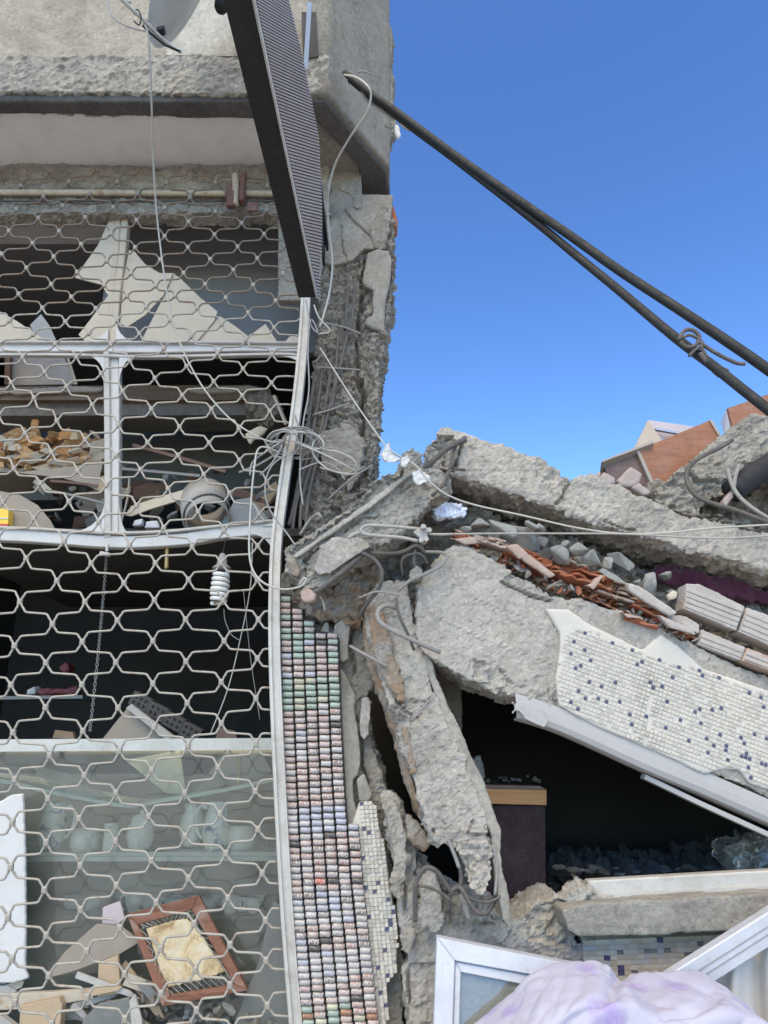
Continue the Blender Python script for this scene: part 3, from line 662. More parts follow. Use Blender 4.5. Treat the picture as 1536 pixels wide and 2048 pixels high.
# ------------------------------------------------------------------ projecting sign
sg = thing('projecting_sign', 'black edged projecting sign box with pinkish louvred face hanging from the facade', 'sign', P(615, 560, 2.85))
zs = P(615, 595, 2.86).z
ST = []
for i in range(41):
    y = 595 - i * 19.0; t_ = (595 - y) / 595
    L = PZ(597 - 150 * t_, y, zs); Rr = PZ(634 - 126 * t_, y, zs)
    fx = lerp([(-170, 530), (0, 574), (110, 602), (270, 634), (400, 641), (500, 641), (597, 637)], y)
    F = P(fx, y + 2, Rr.y + .05 + .10 * min(1, t_ * 3)); ST.append((L, Rr, F))
m = MB()
for a, b in zip(ST[:-1], ST[1:]):
    u = Vector((0, 0, .012)); m.add([a[0], a[1], b[1], b[0], a[0] + u, a[1] + u, b[1] + u, b[0] + u], [[0, 1, 2, 3], [4, 7, 6, 5], [0, 3, 7, 4], [1, 5, 6, 2]])
m.add([ST[0][0], ST[0][1], ST[0][1] + Vector((0, 0, .30)), ST[0][0] + Vector((0, 0, .30))], [[0, 1, 2, 3]])
m.build('edge_frame', M['black'], sg)
m = MB()
for a, b in zip(ST[:-1], ST[1:]):
    m.add([a[0] + Vector((0, 0, .012)), a[0] + Vector((0, 0, .32)), b[0] + Vector((0, 0, .32)), b[0] + Vector((0, 0, .012))], [[0, 1, 2, 3]])
    m.add([a[0] + Vector((0, 0, .32)), a[2] + Vector((0, 0, .02)), b[2] + Vector((0, 0, .02)), b[0] + Vector((0, 0, .32))], [[0, 1, 2, 3]])
m.build('casing', M['black'], sg)
m = MB(); m.tube([s_[1] + Vector((0, -.002, -.003)) for s_ in ST], .0055, 5); m.build('trim', M['trim'], sg, True)
m = MB()
for a, b in zip(ST[:-1], ST[1:]): m.add([a[1], a[2], b[2], b[1]], [[0, 1, 2, 3]])
m.build('face', paint('face backing', (.12, .075, .085), .7, .3), sg)
m = MB(); NS = 105
for i in range(NS):
    t_ = i / NS * 39.5; k = int(t_); fr_ = t_ - k
    a = ST[k][1].lerp(ST[k + 1][1], fr_); c = ST[k][2].lerp(ST[k + 1][2], fr_)
    # each louvre starts a little further back at the trim than at the far rim
    k2 = max(0, min(39, t_ - lerp([(0, 0), (12, .6), (25, 1.8), (40, 3.0)], t_))); kk = int(k2); c = ST[kk][2].lerp(ST[kk + 1][2], k2 - kk)
    tng = (ST[k + 1][1] - ST[k][1]).normalized(); nrm = (c - a).cross(tng).normalized()
    if nrm.z > 0: nrm = -nrm
    w = (ST[k + 1][1] - ST[k][1]).length * 39.5 / NS * .30
    mid = (a + c) / 2 + nrm * .004; m.box(mid, (c - a) * .5, tng * w, nrm * .0045)
tag(m.build('louvres', M['louvre'], sg), kind='stuff')
m = MB(); m.box(P(647, 425, 3.12), (.006, 0, 0), (0, .28, 0), (0, 0, .02)); m.box(P(646, 470, 3.3), (.006, 0, 0), (0, .10, 0), (0, 0, .12)); m.build('wall_bracket', M['black'], sg)

# ------------------------------------------------------------------ satellite dish
sd = thing('satellite_dish', 'grey satellite dish seen edge on beside the black sign', 'satellite dish', P(350, 100, 2.45))
ctr = P(412, -66, 2.42); ax = Vector((-.86, -.34, .36)).normalized(); e1 = Vector((.30, .05, .82)); e1 = (e1 - ax * e1.dot(ax)).normalized(); e2 = ax.cross(e1)
m = MB(); n = 28; prof = [(0, .0), (.13, -.01), (.25, -.035), (.36, -.07), (.385, -.064)]; prof = [(r, .06 + z * -1 - .055) for r, z in prof]
bI = len(m.v)
for r, z in prof:
    for k in range(n):
        w = 2 * math.pi * k / n; m.v.append(ctr + e1 * (r * 1.08 * math.cos(w)) + e2 * (r * math.sin(w)) + ax * z)
for i in range(len(prof) - 1):
    for k in range(n): m.f.append([bI + i * n + k, bI + i * n + (k + 1) % n, bI + (i + 1) * n + (k + 1) % n, bI + (i + 1) * n + k]); m.m.append(0)
m.build('reflector', M['dish'], sd, True)
m = MB(); m.tube(catmull([P(362, 104, 2.40), P(335, 86, 2.38), P(312, 66, 2.34), P(285, 38, 2.28), P(240, -4, 2.2), P(205, -40, 2.14)], 4), .0085, 8); m.build('feed_arm', M['white'], sd, True)
m = MB(); m.tube([P(360, 103, 2.39), P(330, 90, 2.37), P(300, 66, 2.33), P(285, 50, 2.3)], .005, 6); m.build('arm_brace', M['black'], sd, True)
m = MB(); m.box(P(322, 62, 2.35), (.016, 0, .004), (0, .016, 0), (0, 0, .012)); m.build('arm_clamp', M['black'], sd, bevel=.003)
m = MB(); m.box(P(292, 48, 2.31), (.007, 0, -.007), (0, .014, 0), (.008, 0, .008)); m.build('arm_clamp', M['black'], sd, bevel=.003)
m = MB(); m.lathe([(.0, 0), (.026, .002), (.032, .02), (.03, .08), (0, .09)], P(442, 20, 2.5), 14); m.build('mount_boss', M['black'], sd, True)
wire('lead', [(262, 6), (222, -10), (217, 15), (232, 40), (262, 55), (290, 62)], 2.25, .0035, M['cable_dk'], sd)
wire('lead_tie', [(270, 30), (266, 22), (276, 20), (282, 34), (278, 50), (268, 42)], 2.26, .003, M['black'], sd)

# ------------------------------------------------------------------ shop-front frame
sf = thing('shopfront_frame', 'white painted shop window framework with rounded corner plates behind the grille', 'window frame', P(250, 1480, 3.45))
D0 = 3.46
def barpx(name, pxs, D, w_px, dep, mat, parent, k=4):
    m = MB(); m.bar(catmull([P(x, y, D) for x, y in pxs], k), w_px * pxm(D, pxs[0][1]), dep); return m.build(name, mat, parent, bevel=.004)
barpx('transom', [(-320, 695), (100, 694), (300, 696), (480, 693), (608, 694)], D0, 20, .05, M['white_clean'], sf)
barpx('transom_lip', [(-320, 682), (300, 683), (604, 684)], D0 - .02, 5, .03, M['white'], sf)
barpx('transom_lip', [(-320, 708), (100, 708), (300, 712), (560, 707), (600, 712)], D0 - .01, 6, .03, M['white'], sf)
barpx('transom', [(-320, 1060), (0, 1069), (120, 1076), (215, 1083), (300, 1082), (380, 1076), (450, 1064), (556, 1056)], D0, 24, .05, M['white_clean'], sf)
barpx('transom_lip', [(-320, 1046), (0, 1054), (120, 1060), (215, 1065), (330, 1062), (430, 1052), (552, 1040)], D0 - .015, 6, .03, M['white'], sf)
barpx('mullion', [(212, 700), (214, 860), (215, 1075)], D0 - .004, 12, .05, M['white'], sf)
barpx('mullion', [(228, 700), (228, 860), (226, 1078)], D0 + .012, 20, .05, M['white_clean'], sf)
barpx('upper_mullion', [(254, 380), (244, 500), (232, 600), (226, 692)], D0 + .0, 13, .05, M['cream'], sf)
barpx('upper_mullion', [(240, 380), (232, 500), (222, 600), (216, 692)], D0 + .01, 10, .04, M['cream'], sf)
def gusset(corner, ax_, ay_, D=D0 - .006, mat='white_clean'):
    """plate filling a corner with a concave edge"""
    cx, cy = corner; pts = [(cx, cy), (cx + ax_, cy)]
    for i in range(1, 7):
        a = i / 7 * math.pi / 2; pts.append((cx + ax_ * (1 - math.sin(a)), cy + ay_ * (1 - math.cos(a))))
    pts.append((cx, cy + ay_)); plate('corner_plate', pts, D, .006, M[mat], sf)
gusset((209, 710), -40, 48); gusset((238, 712), 34, 60); gusset((209, 1064), -70, -62); gusset((238, 1064), 18, -70, D0 - .01, 'white')
gusset((216, 684), -60, -34); gusset((232, 684), 46, -44); gusset((598, 712), -40, 18); gusset((548, 1068), -46, 50); gusset((552, 1052), -30, -40)
m = MB(); m.bar([P(214, 1088, D0 - .01), P(213, 1102, D0 - .01)], .012, .01); m.box(P(210, 1108, D0 - .02), (.022, 0, -.004), (0, .012, 0), (.002, 0, .008)); m.build('latch', M['white'], sf)

# broken boards in and behind the frame
BD = [([(223, 430), (196, 490), (150, 555), (203, 569), (216, 591), (180, 640), (157, 669), (172, 684), (219, 684), (240, 560), (248, 432)], 3.475, 'board', 'large torn beige board left of the leaning mullion above the transom'),
      ([(269, 503), (290, 528), (319, 546), (346, 546), (326, 591), (290, 630), (255, 653), (240, 648), (246, 560), (258, 500)], 3.478, 'board', 'torn beige board right of the leaning mullion with a ragged point'),
      ([(330, 589), (346, 546), (362, 558), (400, 595), (435, 623), (428, 642), (392, 684), (281, 684)], 3.49, 'board', 'four sided beige board fragment resting on the transom'),
      ([(440, 632), (470, 652), (497, 673), (514, 660), (531, 648), (556, 686), (390, 686), (420, 655)], 3.50, 'board', 'low jagged beige board fragment with two peaks on the transom'),
      ([(-200, 560), (0, 623), (32, 641), (84, 676), (86, 684), (-200, 684)], 3.48, 'board', 'beige board fragment at the photo\'s left edge above the transom'),
      ([(568, 686), (578, 674), (594, 668), (598, 686)], 3.48, 'board', 'tiny beige board scrap next to the white rail'),
      ([(22, 712), (128, 712), (140, 740), (151, 768), (20, 770)], 3.85, 'board_gr', 'grey panel hanging just below the upper transom'),
      ([(60, 650), (82, 628), (98, 650), (112, 680), (75, 682)], 3.62, 'board_gr', 'small grey folded sheet standing behind the upper transom'),
      ([(-120, 985), (0, 982), (40, 990), (75, 1010), (100, 1040), (112, 1062), (-120, 1062)], 3.56, 'carton', 'rounded pale translucent sheet leaning behind the lower transom'),
      ([(30, 945), (150, 932), (206, 925), (200, 950), (206, 985), (160, 965), (120, 955)], 3.75, 'carton', 'torn carton flap below the orange foam'),
      ([(470, 1000), (500, 995), (545, 1046), (480, 1052), (440, 1050)], 3.58, 'slate', 'grey sheet scrap right of the linoleum roll')]
for pts_, D_, mt_, lab in BD:
    tag(plate('broken_board', pts_, D_, .008, M[mt_]), lab, 'board', 'broken boards behind the grille')
m = MB(); m.bar([P(134, 712, 3.83), P(152, 768, 3.83)], .014, .01); tag(m.build('panel_batten', M['cream']), 'thin cream batten along the slanted edge of the grey hanging panel', 'batten')
m = MB(); m.bar([P(15, 700, 3.8), P(14, 768, 3.8)], .03, .03); tag(m.build('short_post', M['wood_dk']), 'short dark brown post near the left edge under the transom', 'post')
tag(plate('broken_lath', [(262, 1012), (330, 990), (391, 973), (394, 984), (359, 1000), (300, 1018), (262, 1032), (250, 1030)], 3.56, .015, M['cream']), 'broken cream wooden slat pointing at the linoleum roll', 'slat')
tag(plate('shelf_board', [(-200, 936), (150, 936), (206, 930), (206, 944), (-200, 944)], 3.9, .35, M['cream'], ext=(0, .35, .0)), 'cream shelf board carrying the crumbled orange foam', 'shelf')
# orange foam rubble on the shelf
def chunkmesh(seed, squash=(1, 1, 1), n=12, sub=False):
    r = random.Random(seed); bm = bmesh.new()
    for _ in range(n):
        v = Vector((r.gauss(0, 1), r.gauss(0, 1), r.gauss(0, 1))).normalized() * r.uniform(.75, 1.1)
        bm.verts.new((v.x * squash[0], v.y * squash[1], v.z * squash[2]))
    h = bmesh.ops.convex_hull(bm, input=bm.verts[:]); bmesh.ops.delete(bm, geom=[e for e in h['geom_interior'] if isinstance(e, bmesh.types.BMVert)], context='VERTS')
    bmesh.ops.dissolve_limit(bm, angle_limit=R(12), verts=bm.verts[:], edges=bm.edges[:])
    bmesh.ops.bevel(bm, geom=bm.edges[:], offset=.09, segments=1, affect='EDGES', clamp_overlap=True)
    bmesh.ops.triangulate(bm, faces=bm.faces[:])
    me = bpy.data.meshes.new('chunk'); bm.to_mesh(me); bm.free(); return me
foam = []
for i in range(5):
    me = chunkmesh(100 + i, (1.2, .9, .7)); me.materials.append(M['foam'] if i % 2 else M['foam2']); foam.append(me)
fh = thing('foam_heap', 'heap of crumbled orange foam chunks on the cream shelf', 'foam', P(100, 938, 3.95))
for i in range(150):
    x = rng.uniform(-30, 206); t_ = rng.random(); y = 936 - t_ * lerp([(-30, 50), (60, 75), (110, 62), (206, 42)], x)
    s_ = rng.uniform(8, 17) * pxm(3.9, 900)
    inst('foam_chunk', rng.choice(foam), Matrix.Translation(P(x, y - 4, 3.80 + rng.uniform(0, .16))) @ Matrix.Rotation(rng.uniform(0, 6), 4, Vector((rng.random(), rng.random(), rng.random())).normalized()) @ Matrix.Diagonal((s_ * 1.15, s_, s_ * rng.uniform(.35, .8), 1)), fh)
for i in range(46):
    x = rng.uniform(-20, 206); y = rng.uniform(868, 938); L_ = rng.uniform(9, 28) * pxm(3.85, y); a_ = rng.gauss(.05, .35); w_ = L_ * rng.uniform(.2, .55)
    e_ = Vector((math.cos(a_), rng.uniform(-.4, .4), math.sin(a_))).normalized(); u_ = e_.cross(Vector((0, 1, rng.uniform(.2, 1.2)))).normalized(); c_ = P(x, y, rng.uniform(3.76, 3.86)); n_ = e_.cross(u_)
    q = [c_ - e_ * L_ - u_ * w_ * .6 + n_ * rng.uniform(-.008, .008), c_ - u_ * w_, c_ + e_ * L_ - u_ * w_ * .3 + n_ * rng.uniform(-.01, .01), c_ + e_ * L_ * .6 + u_ * w_, c_ - e_ * L_ * .5 + u_ * w_ * .8]
    m = MB(); m.prism(q, [p + n_ * .005 for p in q]); m.build('foam_flake', M[rng.choice(['foam', 'foam2', 'kraft', 'cream'])], fh)
rough('foam_slab', [(58, 868), (62, 838), (76, 838), (78, 862), (72, 880)], 3.9, .03, M['foam'], fh, vox=.008, amp=.004)
for q in ([(0, 914), (70, 902), (140, 905), (70, 920)], [(60, 935), (130, 918), (150, 922), (90, 945)], [(120, 892), (200, 880), (206, 888), (150, 900)]):
    plate('paper_sheet', q, 3.84, .006, M['cream'], fh)
bx_ = thing('snack_box', 'small yellow and red printed box at the left edge on the lower transom', 'box', P(5, 1058, 3.5))
plate('yellow_panel', [(-30, 1015), (17, 1018), (16, 1048), (-30, 1047)], 3.50, .05, M['yellow'], bx_)
plate('red_band', [(-30, 1047), (16, 1048), (15, 1058), (-30, 1057)], 3.50, .05, M['red'], bx_)
plate('print_line', [(-30, 1034), (16, 1035.5), (16, 1038), (-30, 1036.5)], 3.497, .003, M['white_clean'], bx_)
# linoleum roll
lr = thing('linoleum_roll', 'coil of stiff grey linoleum with a dark oval opening above the lower transom', 'roll', P(425, 1060, 3.55))
axl = Vector((-.30, .62, .72)).normalized(); s1 = axl.cross(Vector((0, 1, 0))).normalized(); s2 = axl.cross(s1); c0 = P(414, 1040, 3.52)
m = MB(); N = 64
for rr_, th in ((1, 0), (0.0, 1)): pass
ring = []
for i in range(N + 1):
    w = i / N * 2 * math.pi * 1.9; r0 = .098 + .028 * i / N; ring.append((w, r0))
vv = []
for w, r0 in ring:
    d_ = s1 * math.cos(w) + s2 * math.sin(w)
    sh = .10 * max(0, (w - 5) / 6)
    vv.append((c0 + d_ * r0 + axl * sh, c0 + d_ * (r0 + .006) + axl * sh, c0 + d_ * r0 + axl * (.16 + sh), c0 + d_ * (r0 + .006) + axl * (.16 + sh)))
for a, b in zip(vv[:-1], vv[1:]):
    m.add([a[0], a[1], b[1], b[0], a[2], a[3], b[3], b[2]], [[0, 1, 2, 3], [4, 7, 6, 5], [0, 3, 7, 4], [1, 5, 6, 2]])
m.build('wound_sheet', paint('linoleum', (.34, .325, .30), .6, .35, (.22, .17, .12), 8, .1), lr, True)
# dark debris lying on the mezzanine
deb = [([(270, 890), (360, 918), (452, 945)], .013, 'wood_dk', 'dark bent metal bar lying across the debris right of the mullion'), ([(240, 940), (330, 944), (400, 950)], .010, 'cable_dk', 'thin grey tube lying flat right of the mullion'),
       ([(480, 945), (520, 930), (560, 905)], .009, 'cable_dk', 'short grey bar slanting up towards the white rail'), ([(100, 962), (160, 968), (208, 976)], .01, 'wood_dk', 'dark slat under the torn carton left of the mullion'),
       ([(95, 985), (150, 990), (208, 1005)], .008, 'cable_dk', 'long dark tube in the gap left of the mullion'), ([(258, 960), (252, 1000), (244, 1044)], .006, 'cream', 'thin upright cream stick right of the mullion'),
       ([(545, 790), (560, 815), (575, 850)], .012, 'cream', 'splintered cream batten behind the white rail')]
for q, r_, mt_, lab in deb:
    tag(wire('debris_bar', q, 3.75, r_, M[mt_], k=3, n=5, smooth=False, jit=.01), lab, 'bar', 'bars lying on the mezzanine')
gm = []
for i in range(4):
    me = chunkmesh(300 + i, (1.2, .9, .6)); me.materials.append([M['conc_dk'], M['wood_dk'], M['rock'], M['slate']][i]); gm.append(me)
dh = thing('debris_heap', 'dark heap of mixed rubbish lying behind the mullion on the mezzanine', 'debris', P(330, 1000, 4.0))
for i in range(90):
    x = rng.uniform(20, 540); y = rng.uniform(940, 1050); s_ = rng.uniform(5, 15) * pxm(3.9, 950)
    if 60 < x < 205 and y < 950: continue
    inst('rubbish_piece', rng.choice(gm), Matrix.Translation(P(x, y, rng.uniform(3.85, 4.4))) @ Matrix.Rotation(rng.uniform(0, 6), 4, Vector((rng.random(), rng.random(), rng.random() + .01)).normalized()) @ Matrix.Diagonal((s_ * rng.uniform(.7, 2), s_, s_ * .6, 1)), dh)
sm_ = [M[k] for k in ('cream', 'carton', 'kraft', 'slate', 'wood_dk', 'wood_dk', 'wood_beam')]
for i in range(24):
    x = rng.uniform(20, 545); y = rng.uniform(960, 1052); D_ = rng.uniform(3.66, 4.1); L_ = rng.uniform(12, 48) * pxm(D_, y); a_ = rng.gauss(0, .45); w_ = L_ * rng.uniform(.12, .5)
    if x < 215 and y < 960: continue
    e_ = Vector((math.cos(a_), rng.uniform(-.5, .5), math.sin(a_))).normalized(); u_ = e_.cross(Vector((0, 1, .5))).normalized(); c_ = P(x, y, D_)
    q = [c_ - e_ * L_ - u_ * w_, c_ + e_ * L_ * .8 - u_ * w_ * .5, c_ + e_ * L_ + u_ * w_ * rng.uniform(-.3, .5), c_ + u_ * w_, c_ - e_ * L_ * .8 + u_ * w_]
    m = MB(); m.prism(q, [p + e_.cross(u_) * .006 for p in q]); m.build('torn_sheet', rng.choice(sm_), dh)
tag(rough('wasp_nest', [(490, 790), (530, 780), (560, 800), (556, 830), (520, 840), (498, 825)], 4.1, .1, M['conc_dk'], vox=.012, amp=.03), 'ragged dark lump stuck on the timber beam end', 'lump')
tag(rough('paper_bundle', [(495, 862), (520, 850), (536, 855), (528, 866), (508, 880), (500, 890), (488, 868)], 3.7, .02, M['cream'], vox=.009, amp=.008), 'torn brown paper scrap beside the wire tangle', 'paper')
for q, lab in (([(264, 1052), (268, 1040), (286, 1036), (284, 1050)], 'small white cup lid left on the lower transom'), ([(288, 1056), (292, 1042), (314, 1040), (320, 1056)], 'white crumpled napkin on the lower transom by the roll')):
    tag(rough('white_scrap', q, 3.55, .04, M['pvc'], vox=.006, amp=.004), lab, 'scrap')

# ------------------------------------------------------------------ lamp, chain, string hanging inside
lb = thing('spiral_lamp', 'dusty white spiral energy saving lamp hanging behind the grille', 'lamp', P(443, 1215, 3.28))
hp = []
b0 = P(443, 1143, 3.27); 
for i in range(97):
    t_ = i / 96; w = t_ * 2 * math.pi * 6.5; r_ = .028 + .006 * math.sin(t_ * 3.1); hp.append(b0 + Vector((r_ * math.cos(w) - .004 * t_, r_ * math.sin(w), -t_ * .145)))
m = MB(); m.tube(hp, .0098, 7); m.build('glass_spiral', M['lamp'], lb, True)
m = MB(); m.lathe([(.0, .075), (.012, .07), (.020, .05), (.024, .02), (.040, .008), (.042, 0), (.0, -.004)], b0 + Vector((0, 0, .012)), 16); m.build('socket', M['cable_dk'], lb, True)
m = MB(); m.tube([b0 + Vector((0, 0, .08)), P(450, 1085, 3.3), P(452, 1075, 3.4)], .0025, 5); m.build('flex', M['black'], lb)
ch = MB()
pc = [P(214, 1100, 3.75), P(206, 1200, 3.75), P(196, 1310, 3.75), P(180, 1462, 3.75)]; cpts = catmull(pc, 26)
for i in range(len(cpts) - 1):
    c = (cpts[i] + cpts[i + 1]) / 2; d_ = (cpts[i + 1] - cpts[i]); sd_ = Vector((1, 0, 0)) if i % 2 else Vector((0, 1, 0))
    ch.tube([c - d_ * .62, c - d_ * .3 + sd_ * .006, c + d_ * .3 + sd_ * .006, c + d_ * .62, c + d_ * .3 - sd_ * .006, c - d_ * .3 - sd_ * .006, c - d_ * .62], .0022, 4, False)
tag(ch.build('pull_chain', M['cable_dk']), 'long grey link chain hanging in the dark shop', 'chain')
tag(wire('brass_chime', [(335, 1086), (334, 1112), (333, 1138)], 3.5, .012, paint('brass', (.38, .24, .09), .35, .3, metal=.7)), 'small brass cylinder hanging under the lower transom', 'chime')
tag(wire('hanging_string', [(505, 1085), (500, 1180), (478, 1290), (455, 1380), (420, 1470)], 3.35, .0028, M['cable']), 'pale string slanting down to the display counter', 'string')
tag(wire('hanging_string', [(487, 1180), (494, 1250), (503, 1330), (520, 1440)], 3.4, .002, M['cable_dk']), 'dark thread hanging straight beside the pale string', 'string')
tag(wire('hanging_string', [(448, 1218), (450, 1240), (462, 1268), (478, 1280)], 3.3, .002, M['cable_dk']), 'short loose thread under the spiral lamp', 'string')

# ------------------------------------------------------------------ display counter with glass
dc = thing('display_counter', 'glazed display counter with grey top rail and sagging glass shelf', 'counter', P(250, 2150, 3.7))
plate('top_rail', [(-320, 1480), (545, 1476), (550, 1500), (-320, 1505)], 3.50, .05, paint('dusty rail', (.52, .52, .48), .5, .4), dc)
plate('front_glass', [(-320, 1502), (548, 1498), (575, 2200), (-320, 2200)], 3.505, .006, M['glass'], dc)
m = MB(); m.bar(catmull([P(-320, 1530, 3.56), P(0, 1562, 3.56), P(80, 1580, 3.56), P(200, 1604, 3.56), P(262, 1611, 3.56), P(330, 1600, 3.56), P(430, 1584, 3.56), P(550, 1558, 3.56)], 4), .016, .35); m.build('sagging_shelf', paint('glass edge', (.62, .70, .60), .2, .2), dc)
plate('shelf', [(-320, 1704), (552, 1704), (553, 1712), (-320, 1713)], 3.54, .4, paint('shelf grey', (.56, .58, .53), .5, .3), dc, ext=(0, .4, 0))
plate('shelf_trim', [(-320, 1714), (553, 1713), (554, 1722), (-320, 1724)], 3.535, .02, paint('shelf trim', (.62, .64, .58), .5, .3), dc)
plate('lower_shelf', [(-320, 1834), (560, 1832), (560, 1838), (-320, 1840)], 3.75, .3, M['slate'], dc, ext=(0, .3, 0))
zc0 = P(200, 2200, 4.1).z
slab('case_back', -2.4, -.3, 4.12, 4.16, 0.1, P(200, 1500, 4.1).z - .12, paint('case back', (.13, .135, .115), .8, .3), dc)
slab('counter_side', -.42, -.38, 3.52, 4.1, 0.1, P(200, 1500, 3.6).z - .1, M['slate'], dc)
plate('leaning_pane', [(60, 1530), (130, 1545), (230, 1600), (120, 1590)], 3.62, .006, M['glass2'], dc)
plate('leaning_pane', [(250, 1520), (360, 1500), (372, 1590), (330, 1585)], 3.66, .006, paint('yellowed card', (.55, .56, .44), .7, .3), dc)
plate('leaning_pane', [(390, 1585), (450, 1500), (520, 1500), (545, 1545)], 3.70, .006, M['slate'], dc)

def jug(name, px, py, D, hpx, rpx, label, mat='ceramic_b', prof=None, handle=1, spout=False, group='crockery behind the counter glass', tilt=None):
    base = P(px, py, D); s_ = pxm(D, py); h = hpx * s_; r_ = rpx * s_
    o = thing(name, label, name.replace('_', ' '), base, group)
    pr = prof or [(0, 0), (.62, 0), (.78, .08), (1, .34), (.96, .55), (.72, .82), (.74, .94), (.82, 1.0), (.74, .99), (.66, .9), (.85, .5), (.8, .2), (0, .06)]
    m = MB(); m.lathe([(a * r_, b * h) for a, b in pr], base, 18, tilt); m.build('body', M[mat], o, True)
    if handle:
        hh = handle; m = MB()
        q = [base + Vector((hh * r_ * a, -.0, h * b)) for a, b in ((.72, .84), (1.15, .92), (1.5, .74), (1.48, .5), (1.2, .3), (.92, .26))]
        m.tube(catmull(q, 4), r_ * .13, 6); m.build('handle', M[mat], o, True)
    if spout:
        m = MB(); q = [base + Vector((-r_ * a, -.0, h * b)) for a, b in ((.8, .3), (1.2, .4), (1.35, .62), (1.6, .74))]; m.tube(catmull(q, 3), [r_ * .22 - .008 * i * r_ for i in range(10)], 6); m.build('spout', M[mat], o, True)
    return o
zsf = 1703
jug('jug', 100, zsf - 4, 3.60, 88, 28, 'pale jug with blue sprigs at the left of the middle shelf')
jug('pot', 168, zsf - 1, 3.58, 42, 29, 'broken white bowl lying between the jug and the mug', 'ceramic', [(0, 0), (.8, 0), (1, .25), (.95, .7), (.8, 1), (.7, .96), (.8, .5), (0, .1)], 0)
jug('mug', 219, zsf - 1, 3.57, 52, 17, 'small mug with a blue sprig beside the lidded sugar pot', 'ceramic_b', [(0, 0), (.8, 0), (.85, .1), (.85, .9), (.95, 1), (.8, .98), (.75, .2), (0, .1)], 0)
jug('sugar_pot', 278, zsf - 1, 3.59, 76, 28, 'lidded ceramic sugar pot with a ring knob on the middle shelf', 'ceramic', [(0, 0), (.55, 0), (.8, .12), (1, .38), (.92, .6), (.7, .72), (.76, .76), (.6, .86), (.22, .9), (.12, .93), (.24, .97), (.1, 1.0), (0, 1.0)], 0)
jug('water_jug', 382, zsf - 10, 3.66, 82, 25, 'plain pale jug at the back right of the sugar pot', 'ceramic')
jug('tall_jug', 430, zsf - 2, 3.60, 92, 28, 'tall sprigged jug near the right end of the middle shelf', 'ceramic_b', None, -1)
jug('jar', 482, zsf - 3, 3.62, 46, 30, 'squat pale jar at the right end of the middle shelf', 'ceramic', [(0, 0), (.8, 0), (1, .3), (1, .6), (.8, .85), (.85, 1), (.7, .95), (0, .5)], 0)
cupP = [(0, 0), (.45, 0), (.5, .06), (.85, .5), (1, 1), (.95, .98), (.78, .5), (0, .15)]
for i, (x, d, lab) in enumerate([(180, 3.9, 'cup third from the left on the low shelf'), (145, 3.95, 'cup at the dark left end of the low shelf'), (266, 3.82, 'larger pale cup on the low shelf above the hide frame'), (300, 3.9, 'narrow cup right of the larger pale cup'), (348, 3.84, 'cup just above the hide frame\'s top bar'), (385, 3.86, 'cup at the top right corner of the hide frame'), (418, 3.85, 'tilted saucer cup right of the hide frame'), (460, 3.82, 'cup on a saucer near the counter\'s right end'), (508, 3.82, 'last cup on a saucer at the right end of the low shelf')]):
    jug('cup', x, 1831, d, 34 if i != 2 else 40, 19, lab, 'ceramic', cupP, 1 if i % 2 else -1, group='cups on the low shelf')
dr = []
for i in range(4):
    me = chunkmesh(400 + i, (1.1, 1, .75)); me.materials.append(paint('glass dust lump %d' % i, (.30, .31, .28), .9, .3, scale=12)); dr.append(me)
sr = thing('shelf_rubble', 'grey plaster crumbs scattered among the jugs on the middle shelf', 'rubble', P(360, 1703, 3.75), None)
for i in range(70):
    x = rng.uniform(300, 545) if i < 40 else rng.uniform(60, 540); s_ = rng.uniform(3, 12) * pxm(3.7, 1690)
    inst('plaster_crumb', rng.choice(dr), Matrix.Translation(P(x, 1702 - rng.uniform(0, 14) * (1 if x > 300 else .4), rng.uniform(3.6, 3.95))) @ Matrix.Rotation(rng.uniform(0, 6), 4, 'Z') @ Matrix.Diagonal((s_, s_, s_, 1)), sr)
m = MB(); m.lathe([(0, 0), (.010, .003), (.006, .02), (.011, .05), (.004, .08), (.009, .10), (.003, .16), (0, .19)], P(476, 1575, 3.64), 10); tag(m.build('brass_ornament', paint('old brass', (.40, .34, .16), .35, .3, metal=.6), smooth=True), 'slim brass finial standing behind the glass at upper right', 'ornament')
# things on the counter behind its top rail
for q, D_, mt_, lab, nm in (([(205, 1478), (235, 1440), (258, 1412), (300, 1440), (352, 1476)], 3.72, 'carton', 'brown carton flap standing behind the counter rail', 'carton'),
                            ([(252, 1416), (262, 1408), (350, 1474), (330, 1478)], 3.68, 'board_gr', 'narrow pale strip leaning on the brown carton', 'strip'),
                            ([(430, 1478), (438, 1455), (470, 1462), (474, 1478)], 3.66, 'wood_dk', 'dark wooden scrap at the right behind the counter rail', 'scrap'),
                            ([(105, 1476), (110, 1460), (145, 1464), (148, 1478)], 3.72, 'wood_beam', 'low brown board end at the left behind the counter rail', 'board')):
    tag(plate('counter_' + nm, q, D_, .03, M[mt_]), lab, nm)
ph = thing('pierced_bricks', 'row of grey pierced bricks lying aslant behind the counter rail', 'bricks', P(340, 1476, 3.8))
for i in range(4):
    c = P(285 + i * 33, 1404 + i * 20, 3.78); ex = Vector((.045, 0, -.022)); ez = Vector((.014, 0, .030)); m = MB(); m.box(c, ex, (0, .04, 0), ez)
    for a in (-.55, 0, .55):
        for b_ in (-.4, .4): m.cur = 1; m.box(c + ex * a + ez * b_ + Vector((0, -.0405, 0)), ex * .14, (0, .002, 0), ez * .22)
    m.build('brick', None, ph, mats=[M['conc_black'], M['black']])
rd = thing('red_parcel', 'dull red and white packages lying on a far shelf in the dark', 'parcels', P(110, 1390, 4.6))
